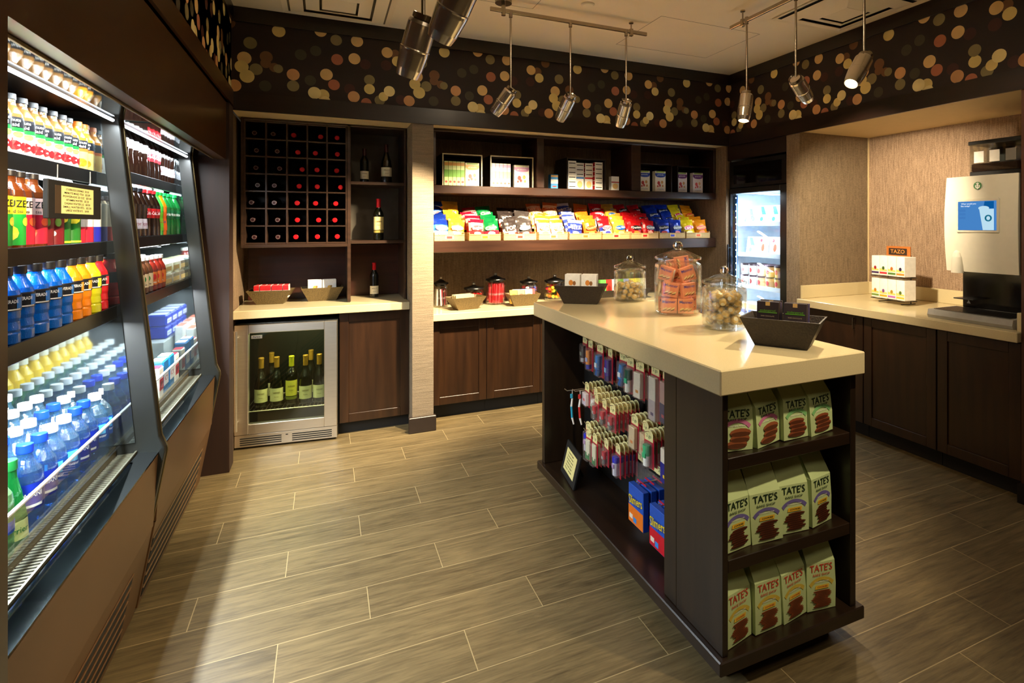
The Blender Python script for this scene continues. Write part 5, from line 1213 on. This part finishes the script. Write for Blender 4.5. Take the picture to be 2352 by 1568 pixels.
def line_boxes(x0, spine, face, n, xf, nm):
    for i in range(n): put(spine, (x0+.0325*i, 4.42, UZ+.0038), '%s snack box seen edge-on in its display cube, %s from left' % (nm, ORD[i]), '%s edge-on boxes' % nm, rz=0)
    put(face, (xf, 4.375, UZ+.0038), '%s snack box facing out at the right of its display cube' % nm)
line_boxes(.862, snackbox('a', .030, .15, .19, (206, 222, 150), (110, 170, 50), (216, 160, 70), False), snackbox('a', .112, .04, .185, (248, 234, 196), (232, 170, 80), (150, 190, 70)), 5, 1.072, 'green')
line_boxes(1.244, snackbox('b', .030, .15, .19, (244, 236, 226), (190, 206, 120), (214, 150, 190), False), snackbox('b', .130, .04, .185, (250, 246, 236), (206, 150, 190), (220, 226, 180)), 5, 1.488, 'pink-and-white')
BLU = snackbox('c', .115, .05, .19, (244, 236, 214), (40, 70, 160), (160, 190, 70)); PUR = snackbox('d', .115, .05, .19, (236, 220, 206), (110, 50, 110), (140, 170, 70))
put(BLU, (2.690, 4.40, UZ+.0038), 'blue-topped granola box at the left in the fourth display cube'); put(BLU, (2.850, 4.38, UZ+.0038), 'blue-topped granola box at the right in the fourth display cube')
put(PUR, (3.108, 4.40, UZ+.0038), 'purple-topped granola box at the left in the rightmost display cube'); put(PUR, (3.278, 4.38, UZ+.0038), 'purple-topped granola box at the right in the rightmost display cube')
def carton(c1, c2):
    o = MB().bbox(-.038, .038, -.05, .05, 0, .040, .001).build('medicine_carton', WH); o['category'] = 'carton'
    MB().box(-.030, .030, -.0508, -.0501, .016, .023, 0).box(.0381, .0386, -.048, .048, .004, .036, 1).box(-.0386, -.0381, -.048, .048, .004, .036, 1).build('printed_front', [INK, pk(*c2)], o); return o
cR = carton((0, 0, 0), (206, 40, 40)); cB = carton((0, 0, 0), (60, 130, 210)); tall_b = snackbox('e', .065, .06, .12, (60, 150, 220), (240, 240, 240), (236, 190, 120), False)
for i, (x, n, q, y) in enumerate(((1.942, 6, cB, 4.39), (2.030, 3, cB, 4.42), (2.118, 3, cR, 4.42), (2.204, 6, cR, 4.40))):
    zb = 0
    if n == 3:
        tb_ = card_pack('snack_carton', 'carton', .074, .09, .110, [WH, pk(60, 130, 210) if q is cB else pk(206, 40, 40), pk(236, 196, 130)], lambda mb, w, d, h: (mb.box(-w/2, w/2, -d/2-.0006, -d/2-.0001, h*.85, h*.97, 0), mb.disc(FY(0, h*.4, -d/2-.0006), w*.35, h*.28, 1, 14)))
        put(tb_, (x, y, UZ+.0038), '%s-striped upright carton at the bottom of the %s cube stack' % (['', 'blue', 'red'][i], ['', 'second', 'third'][i])); zb = .1105
    for k_ in range(n): put(q, (x, y, UZ+.0038+zb+.0405*k_), 'flat white carton, %s stack of the middle cube, %s from the bottom' % (ORD[i], ORD[k_]), 'white cartons stacked in the middle cube') if zb+.0405*(k_+1) < .252 else None
put(tall_b, (1.772, 4.36, UZ+.0008), 'small light blue box standing alone on the upper shelf, left of the middle cube')
tall_r = card_pack('snack_carton', 'carton', .078, .05, .125, [WH, RD, pk(236, 196, 130)], lambda mb, w, d, h: (mb.box(-w/2, w/2, -d/2-.0006, -d/2-.0001, h*.55, h*.62, 0), mb.disc(FY(0, h*.3, -d/2-.0006), w*.35, h*.2, 1, 14)))
put(tall_r, (2.361, 4.36, UZ+.0008), 'small red and white carton standing alone right of the middle cube')

# ------------------------------------------------------------------ cookie bags on the island end
BAGC = mat('pale_green_paper', (192, 210, 150), .45, var=.05, scale=12); 
def cookie_bag(style):
    ttl, rib, lab, ck, n_ck = {'a': ((30, 50, 34), (206, 120, 160), None, (150, 84, 50), 3), 'b': ((30, 50, 34), (130, 190, 120), None, (140, 74, 44), 4),
        'c': ((30, 50, 34), (110, 100, 160), (230, 180, 50), (96, 46, 26), 8), 'd': ((200, 70, 50), (206, 180, 70), (230, 190, 60), (140, 70, 34), 11)}[style]
    w, h, d = .122, .205 if style in 'ab' else .248, .066
    hb = h*.66; mb = MB(); ms = [BAGC]
    # body: front, back, sides, gathered flat top that leans back
    b4 = [(-w/2, -d/2, 0), (w/2, -d/2, 0), (w/2, d/2, 0), (-w/2, d/2, 0)]
    m4 = [(-w/2*1.03, -d/2*1.06, hb*.5), (w/2*1.03, -d/2*1.06, hb*.5), (w/2*1.03, d/2, hb*.5), (-w/2*1.03, d/2, hb*.5)]
    s4 = [(-w/2, -d/2, hb), (w/2, -d/2, hb), (w/2, d/2, hb), (-w/2, d/2, hb)]
    t4 = [(-w/2*.92, .014, h*.985), (w/2*.94, .010, h), (w/2*.94, .018, h), (-w/2*.92, .022, h*.985)]
    for A_, B_ in ((b4, m4), (m4, s4)):
        for i in range(4): mb.poly([A_[i], A_[(i+1) % 4], B_[(i+1) % 4], B_[i]])
    mb.poly([s4[0], s4[1], t4[1], t4[0]]); mb.poly([s4[2], s4[3], t4[3], t4[2]]); mb.poly(t4)
    for (p, q, r_, s_) in ((s4[1], s4[2], t4[2], t4[1]), (s4[3], s4[0], t4[0], t4[3])):
        mid = ((p[0]+q[0])/2*.82, 0.004, (hb+h)/2); mb.poly([p, q, mid]); mb.poly([q, r_, mid]); mb.poly([r_, s_, mid]); mb.poly([s_, p, mid])
    mb.poly(b4[::-1])
    o = mb.build('cookie_bag', ms); o['category'] = 'cookie bag'
    y = -d/2*1.06-.0012; mb = MB()
    mb.text("TATE'S", .034, FY(0, hb*.88, y+.0008), 0, wid=w*.80); mb.text('BAKE SHOP', .011, FY(0, hb*.745, y), 0, wid=w*.60)
    n = 12; R_ = w*.52
    pts = []
    for i in range(n+1):
        a = PI*.82-PI*.64*i/n; pts.append((R_*math.cos(a), hb*.42+R_*math.sin(a)*.72))
    for i in range(n):
        (x0, z0), (x1, z1) = pts[i], pts[i+1]
        mb.poly([(x0, y, z0), (x1, y, z1), (x1*.84, y, z1-.011), (x0*.84, y, z0-.011)], 1)
    mb.text('CHOCOLATE CHIP' if style != 'a' else 'OATMEAL RAISIN', .006, FY(0, hb*.60, y-.0006), 4, wid=w*.5)
    top = hb*.50 if not lab else hb*.42
    if lab:
        mb.poly([(-w*.24, y-.0006, hb*.45), (w*.24, y-.0006, hb*.45), (w*.26, y-.0006, hb*.53), (-w*.22, y-.0006, hb*.53)], 2); mb.text('COOKIES', .008, FY(.002, hb*.49, y-.0012), 0, wid=w*.36)
    rng = random.Random(ord(style)); step = (top-.012)/n_ck
    for i in range(n_ck):
        cxk = rng.uniform(-.006, .006)+w*.06*math.sin(i); zc = .012+step*(i+.5); rw = w*(.30 if n_ck > 5 else .33)+rng.uniform(-.003, .003); rh = step*.78
        k_ = 12; mb.poly([(cxk+rw*math.cos(2*PI*j/k_)*(1+rng.uniform(-.05, .05)), y-.0008-.00012*i, zc+rh*math.sin(2*PI*j/k_)) for j in range(k_)], 3)
        mb.poly([(cxk+rw*.96*math.cos(2*PI*j/k_), y-.0008-.00012*i-.00005, zc-rh*.35+rh*.55*math.sin(2*PI*j/k_)) for j in range(k_)], 5)
    mb.build('printed_front', [pk(*ttl), pk(*rib), pk(*(lab or rib)), pk(*ck), WHITE, pk(*[int(v*.62) for v in ck])], o)
    return o
CB = {k_: cookie_bag(k_) for k_ in 'abcd'}
XS = (1.238, 1.366, 1.494, 1.620)
CL = {'a': 'pale green cookie bag with pink ribbon', 'b': 'pale green cookie bag with green ribbon', 'c': 'tall pale green cookie bag with violet ribbon', 'd': 'tall pale green cookie bag with red lettering'}
for lv, (z, ks) in enumerate(((.7545, 'aabb'), (.4285, 'cccc'), (.1258, 'dddd'))):
    for i, kk in enumerate(ks):
        for r_ in range(2):
            put(CB[kk], (XS[i]+random.uniform(-.003, .003), 1.462+.088*r_+random.uniform(0, .008), z+.0005), '%s, %s end shelf, %s from left, %s row' % (CL[kk], ['top', 'middle', 'bottom'][lv], ORD[i], ['front', 'back'][r_]), 'cookie bags on the island end shelves', rz=[-.10, .12, .20, -.12, .06][(i*2+lv) % 5] if r_ == 0 else .05, rx=-.05, ry=[.03, -.03, .02, -.04, 0][(i+2*lv) % 5])

# ------------------------------------------------------------------ island pegboard goods
CRIM = pk(190, 22, 52); TAGM = pk(232, 224, 160); BLI = glass('blister_plastic', (.97, .97, .98), .07, .08, milk=.03, bump=.4)
def hang(nm, w, h, prod, cat='hanging pack', header=True, back=True):
    """hangs from z=0 down, front faces -X, width along y"""
    root = MB()
    if back: root.box(.0, .0012, -w/2, w/2, -h, -.030)
    else: root.box(.0, .0012, -w*.3, w*.3, -.034, -.026)
    o = root.build(nm, CRIM); o['category'] = cat
    if header:
        hd = MB(); pts = []
        n = 8
        for i in range(n+1):
            a = PI*i/n; pts.append((w*.42*math.cos(a), -.016+.016*math.sin(a)))
        pts = [(w*.42, -.045)]+pts+[(-w*.42, -.045)]
        hd.prism([(p[0], p[1]) for p in pts], 'x', -.0014, -.0003)
        hd.text('2 go', .019, YZ(0, -.026, -.0018), 1, wid=w*.5)
        hd.build('header_tag', [TAGM, pk(90, 110, 60)], o)
    mb = MB(); ms = prod(mb, w, h); mb.build('product', ms, o)
    if back: MB().bbox(-.026, -.0005, -w*.42, w*.42, -h+.004, -.048, .005).build('blister', BLI, o)
    return o
def tubeprod(c1, c2, c3, r=.013, cap=.25, lean=0):
    def f(mb, w, h):
        z0 = -h+.012; z1 = -.058; L_ = z1-z0
        mb.tube((-.014, lean*L_/2, z0), (-.014, -lean*L_/2+0, z0+L_*cap), r*.92, 12, 1); mb.tube((-.014, lean*L_/2*.5, z0+L_*cap), (-.014, -lean*L_/2, z1), r, 12, 0)
        mb.cpatch(0.0001, 0, 0, 0.0001, 0.0001, 2)
        mb.box(-.014-r-.0008, -.014-r+.004, -r*.6, r*.6, z0+L_*.40, z0+L_*.62, 2); return [pk(*c1), pk(*c2), pk(*c3)]
    return f
def boxprod(c1, c2, c3, d=.02, f0=.5):
    def f(mb, w, h):
        mb.bbox(-d, -.0006, -w*.36, w*.36, -h+.008, -.052, .002, 0); mb.box(-d-.0006, -d-.0001, -w*.35, w*.35, -h+.010, -h+(h-.052)*f0, 1); mb.box(-d-.0012, -d-.0007, -w*.2, w*.1, -h+.030, -h+.042, 2); return [pk(*c1), pk(*c2), pk(*c3)]
    return f
HP = [
 ('black deodorant', hang('hanging_pack', .052, .150, tubeprod((50, 44, 50), (200, 205, 200), (120, 130, 120)))),
 ('orange tube', hang('hanging_pack', .050, .160, tubeprod((240, 150, 60), (30, 50, 190), (180, 190, 230)))),
 ('sky blue bottle', hang('hanging_pack', .060, .165, tubeprod((60, 130, 200), (30, 90, 160), (220, 230, 240), .015, .3, .12))),
 ('violet bottle', hang('hanging_pack', .056, .165, tubeprod((60, 30, 150), (40, 20, 110), (140, 190, 230), .015))),
 ('green-capped lotion', hang('hanging_pack', .056, .165, tubeprod((14, 80, 60), (226, 226, 214), (40, 170, 130), .016, .55))),
 ('white medicine box', hang('hanging_pack', .062, .165, boxprod((236, 228, 206), (236, 228, 206), (226, 150, 60)))),
 ('white and grey tube box', hang('hanging_pack', .066, .235, boxprod((226, 220, 200), (190, 180, 180), (90, 80, 120)))),
 ('navy and pink pack', hang('hanging_pack', .060, .220, boxprod((190, 150, 140), (30, 34, 90), (190, 60, 80)))),
 ('white striped pack', hang('hanging_pack', .060, .120, boxprod((240, 232, 236), (226, 214, 230), (230, 90, 90)))),
 ('green dropper', hang('hanging_pack', .052, .120, tubeprod((240, 240, 234), (10, 140, 90), (200, 220, 200), .013, .45))),
 ('red mini pack', hang('hanging_pack', .048, .125, tubeprod((200, 40, 60), (110, 110, 110), (190, 190, 190), .010, .4))),
 ('tan plaster box', hang('hanging_pack', .060, .150, boxprod((226, 204, 160), (226, 204, 160), (232, 140, 60)))),
 ('mint round pack', hang('hanging_pack', .056, .150, tubeprod((60, 180, 120), (240, 240, 234), (60, 180, 120), .015, .5))),
 ('navy and white tall box', hang('hanging_pack', .075, .19, boxprod((226, 214, 196), (26, 30, 130), (236, 200, 50), .03, .62))),
 ('blue-capped clear bottle', hang('hanging_pack', .052, .15, tubeprod((30, 40, 200), (210, 206, 220), (170, 140, 190), .015, .7))),
 ('slim green pack', hang('hanging_pack', .044, .155, boxprod((226, 226, 196), (60, 130, 80), (226, 226, 196), .01, .4))),
 ('clear poncho bag', hang('hanging_bag', .085, .29, lambda mb, w, h: (mb.bbox(-.020, -.001, -w*.42, w*.42, -h, -.05, .008, 0), mb.bbox(-.014, -.004, -w*.2, w*.2, -h+.03, -h+.10, .003, 1), [BLI, pk(60, 60, 56)])[2], header=True, back=False)),
]
def game(c2, nm):
    def f(mb, w, h):
        mb.bbox(-.030, -.001, -w/2, w/2, -h, -.045, .002, 0); mb.box(-.0306, -.0301, -w*.49, w*.49, -h+.003, -h+(h-.045)*.45, 1)
        mb.text('Slimers', .052, YZ(0, -h+(h-.045)*.64, -.0325) @ Matrix.Rotation(.15, 4, 'Z'), 2, wid=w*.90); mb.disc(YZ(0, -h+(h-.045)*.62, -.0308), w*.45, .018, 3, 14)
        mb.box(-.0312, -.0306, -w*.05, w*.15, -h+.012, -h+.034, 4); mb.box(-.0312, -.0306, w*.2, w*.42, -h+.02, -h+.04, 5)
        return [pk(30, 84, 190), pk(*c2), pk(244, 214, 40), pk(30, 60, 150), pk(60, 140, 220), pk(236, 220, 200)]
    o = hang('hanging_game_box', .125, .215, f, 'game box', False, False); return o
g1 = game((236, 120, 30), 'orange'); g2 = game((206, 24, 40), 'red')
XP = 1.405
# rows: (hook z, [(y, kind, count, front x)])
ROWS = [
 ('top', .890, [(2.78, 0, 3), (2.665, 1, 4), (2.55, 2, 4), (2.44, 3, 4), (2.34, 2, 3), (2.24, 4, 4), (2.15, 5, 4), (2.06, 6, 3), (1.97, 7, 3), (1.88, 6, 3), (1.79, 7, 3)]),
 ('second', .660, [(2.66, 8, 5), (2.56, 9, 5), (2.465, 10, 7), (2.375, 10, 7), (2.29, 10, 7)]),
 ('third', .630, [(2.20, 11, 4), (2.105, 11, 4), (2.01, 12, 6), (1.91, 13, 4), (1.81, 13, 4)]),
 ('fourth', .455, [(2.64, 14, 5), (2.555, 15, 7), (2.48, 15, 7), (2.40, 10, 6), (2.32, 14, 5)]),
 ('low', .430, [(2.235, 16, 1), (2.15, 16, 1), (2.07, 16, 1)]),
]
for rn, hz, cols in ROWS:
    for ci, (y, k_, n_) in enumerate(cols):
        L_ = .022*n_+.035
        hk = MB().tube((XP-L_, y, hz-.008), (XP-.001, y, hz-.008), .0022, 6).tube((XP-L_, y, hz-.008), (XP-L_-.008, y, hz+.004), .0022, 6).bbox(XP-.004, XP-.0005, y-.012, y+.012, hz-.02, hz+.008, .001).build('peg_hook', STEEL)
        tag(hk, 'steel peg hook in the %s row of the island pegboard, %s from the far end' % (rn, ORD[ci]), 'peg hook', 'pegboard hooks')
        for j in range(n_):
            o = put(HP[k_][1], (XP-.040-.0215*j, y+random.uniform(-.003, .003), hz), 'carded %s, %s pegboard row, hook %s from far, %s from board' % (HP[k_][0], rn, ORD[ci], ORD[j]), 'carded goods on the island pegboard', rz=random.uniform(-.12, .12), cat=HP[k_][1]['category']); o.scale = (1, 1.22, 1.08)
for i, (y, z, g_, nm) in enumerate(((2.09, .375, g1, 'orange'), (1.915, .36, g2, 'red'))):
    hk = MB().tube((XP-.15, y, z-.012), (XP-.001, y, z-.012), .003, 6).tube((XP-.15, y, z-.012), (XP-.158, y, z), .003, 6).build('peg_hook', STEEL); tag(hk, 'steel peg hook holding the blue and %s game boxes' % nm, 'peg hook', 'pegboard hooks')
    for j in range(3): put(g_, (XP-.055-.040*j, y, z+.02), 'blue and %s hanging game box low on the pegboard, %s from the board' % (nm, ORD[j]), 'game boxes on the pegboard')
orp = card_pack('hanging_pack', 'hanging pack', .02, .08, .22, [pk(240, 120, 20), pk(236, 140, 30)], lambda mb, w, d, h: mb.box(-w/2-.0006, -w/2-.0001, -d*.4, d*.4, h*.2, h*.8, 0))
put(orp, (1.26, 1.80, .24), 'orange pack hanging beside the island stile'); MB().tube((0, 0, .22), (.144, 0, .222), .002, 6).build('hook_wire', STEEL, orp)
# toothbrushes
def brush(c, nm, y, x):
    o = MB().tube((0, 0, 0), (0, 0, -.03), .002, 6).tube((0, 0, -.045), (-.004, .003, -.09), .0045, 8, 0, .006).tube((-.004, .003, -.09), (-.001, .0, -.15), .006, 8, 1).tube((-.001, 0, -.15), (.006, -.006, -.185), .006, 8, 0, .004).build('toothbrush', [pk(240, 240, 240), pk(*c)])
    MB().bbox(-.010, .002, -.006, .006, -.046, -.022, .002).build('brush_head_cover', pk(*c), o)
    o.location = (x, y, .612); tag(o, '%s toothbrush hanging at the far end of the pegboard' % nm, 'toothbrush')
    hk = MB().tube((XP, y, .610), (x-.03, y, .610), .0022, 6).tube((x-.03, y, .610), (x-.045, y, .622), .0022, 6).build('peg_hook', STEEL); tag(hk, 'steel peg hook with the %s toothbrush' % nm, 'peg hook', 'pegboard hooks')
brush((40, 160, 200), 'light blue', 2.715, 1.215); brush((206, 50, 50), 'red', 2.69, 1.250)
# framed card standing on the island base
f = thing('standing_card_frame', 'small black frame with cream price card at the far end of the island base', 'card frame', (1.185, 2.725, .1262), math.radians(-8))
Mt = Matrix.Rotation(math.radians(14), 4, 'Y')
MB().bbox(0, .012, -.125, .125, 0, .175, .002, 0, Mt).build('frame', BLKM, f)
mb = MB().box(-.0014, -.0004, -.090, .090, .032, .145, 0, Mt); mb.build('price_card', pk(232, 222, 150), f)
mb = MB()
for i in range(6): mb.text(['TRAVEL ITEMS', 'Toothbrush  $3.00', 'Toothpaste  $4.00', 'Deodorant  $5.00', 'Pain relief  $4.00', 'Razor  $4.00'][i], .009, Mt @ YZ(.008, .130-.016*i, -.0022), wid=.09+.012*(i % 3))
mb.build('lettering', INK, f)
MB().tube(tuple(Mt @ Vector((.013, 0, .12))), (.095, 0, .003), .004, 8).build('easel_leg', BLKM, f)

# ------------------------------------------------------------------ freezer goods
fb = [card_pack('frozen_box', 'frozen box', .012, .13, .16, [pk(236, 240, 246), pk(90, 110, 140), pk(110, 170, 220)], lambda mb, w, d, h: (mb.poly([(-w/2-.0008, -d*.3, h*.2), (-w/2-.0008, d*.0, h*.2), (-w/2-.0008, d*.3, h*.85), (-w/2-.0008, 0, h*.85)], 0), mb.disc(Matrix.Translation((-w/2-.0012, -d*.2, h*.25)) @ Matrix.Rotation(-PI/2, 4, 'Y'), .02, .02, 1, 12))),
      card_pack('frozen_box', 'frozen box', .012, .13, .16, [pk(226, 236, 240), pk(60, 170, 120), pk(60, 130, 200)], lambda mb, w, d, h: (mb.poly([(-w/2-.0008, -d*.3, h*.5), (-w/2-.0008, d*.1, h*.5), (-w/2-.0008, d*.3, h*.95), (-w/2-.0008, 0, h*.95)], 0), mb.disc(Matrix.Translation((-w/2-.0012, d*.1, h*.25)) @ Matrix.Rotation(-PI/2, 4, 'Y'), .02, .02, 1, 12))),
      card_pack('frozen_box', 'frozen box', .012, .13, .16, [pk(250, 244, 240), pk(226, 90, 60), pk(220, 60, 70)], lambda mb, w, d, h: (mb.disc(Matrix.Translation((-w/2-.0012, 0, h*.4)) @ Matrix.Rotation(-PI/2, 4, 'Y'), .035, .02, 0, 12), mb.disc(Matrix.Translation((-w/2-.0014, d*.2, h*.8)) @ Matrix.Rotation(-PI/2, 4, 'Y'), .015, .015, 1, 12)))]
for lv, z in enumerate((1.5158, 1.2358)):
    for i in range(4):
        for j in range(3):
            put(fb[(i*2+lv+j) % 3 if i % 3 == 2 else 0 if j else (i+lv) % 3], (3.575+.05*j, 3.52+.145*i, z), 'frozen ice-cream box, %s freezer shelf, %s from right, %s from the glass' % (['top', 'second'][lv], ORD[i], ORD[j]), 'frozen boxes in the freezer', ry=.16)
tubs = []
for c_ in ((240, 240, 236), (226, 186, 140), (232, 196, 130), (206, 50, 90)):
    o = MB().lathe([(0, 0), (.038, 0), (.038, 0), (.046, .088)], 18).build('ice_cream_tub', pk(*c_)); o['category'] = 'ice cream tub'
    MB().lathe([(.0475, .086), (.0475, .100), (.0455, .100), (.0455, .1005), (0, .1005)], 18).build('lid', pk(70, 50, 60) if c_[0] != 206 else pk(226, 226, 236), o)
    MB().cpatch(.0445, PI, .045, .018, .022, 0).build('printed_mark', pk(200, 70, 70), o); tubs.append(o)
for lv in range(2):
    for i, k_ in enumerate((3, 2, 1, 1, 0, 0)):
        for j in range(2): put(tubs[k_], (3.575+.10*j, 3.50+.105*i, .9458+.101*lv), '%s ice cream tub, third freezer shelf, %s tier, %s from right, %s row' % (['white', 'tan', 'yellow', 'pink'][k_], ['lower', 'upper'][lv], ORD[i], ['front', 'back'][j]), 'ice cream tubs in the freezer')
bxf = card_pack('frozen_box', 'frozen box', .16, .12, .11, [pk(236, 232, 226), pk(240, 200, 120), pk(90, 110, 190)], lambda mb, w, d, h: (mb.box(-w/2-.0008, -w/2-.0002, -d*.45, d*.45, h*.5, h*.9, 0), mb.box(-w/2-.0008, -w/2-.0002, -d*.45, d*.45, h*.1, h*.4, 1)))
for i in range(5): put(bxf, (3.62, 3.51+.130*i, .6808), 'pale frozen meal box on the fourth freezer shelf, %s from the right' % ORD[i], 'frozen meal boxes')
for i in range(5): put(bxf, (3.62, 3.51+.130*i, .3208), 'pale frozen meal box on the bottom freezer shelf, %s from the right' % ORD[i], 'frozen meal boxes')
# prototypes that were never placed would sit at the origin: drop them
for o in list(bpy.data.objects):
    if o.parent is None and o.type == 'MESH' and o.get('category') and not o.get('label') and not o.get('kind'):
        for ch in list(o.children_recursive): bpy.data.objects.remove(ch)
        bpy.data.objects.remove(o)
for o in bpy.data.objects:
    if '_used' in o: del o['_used']
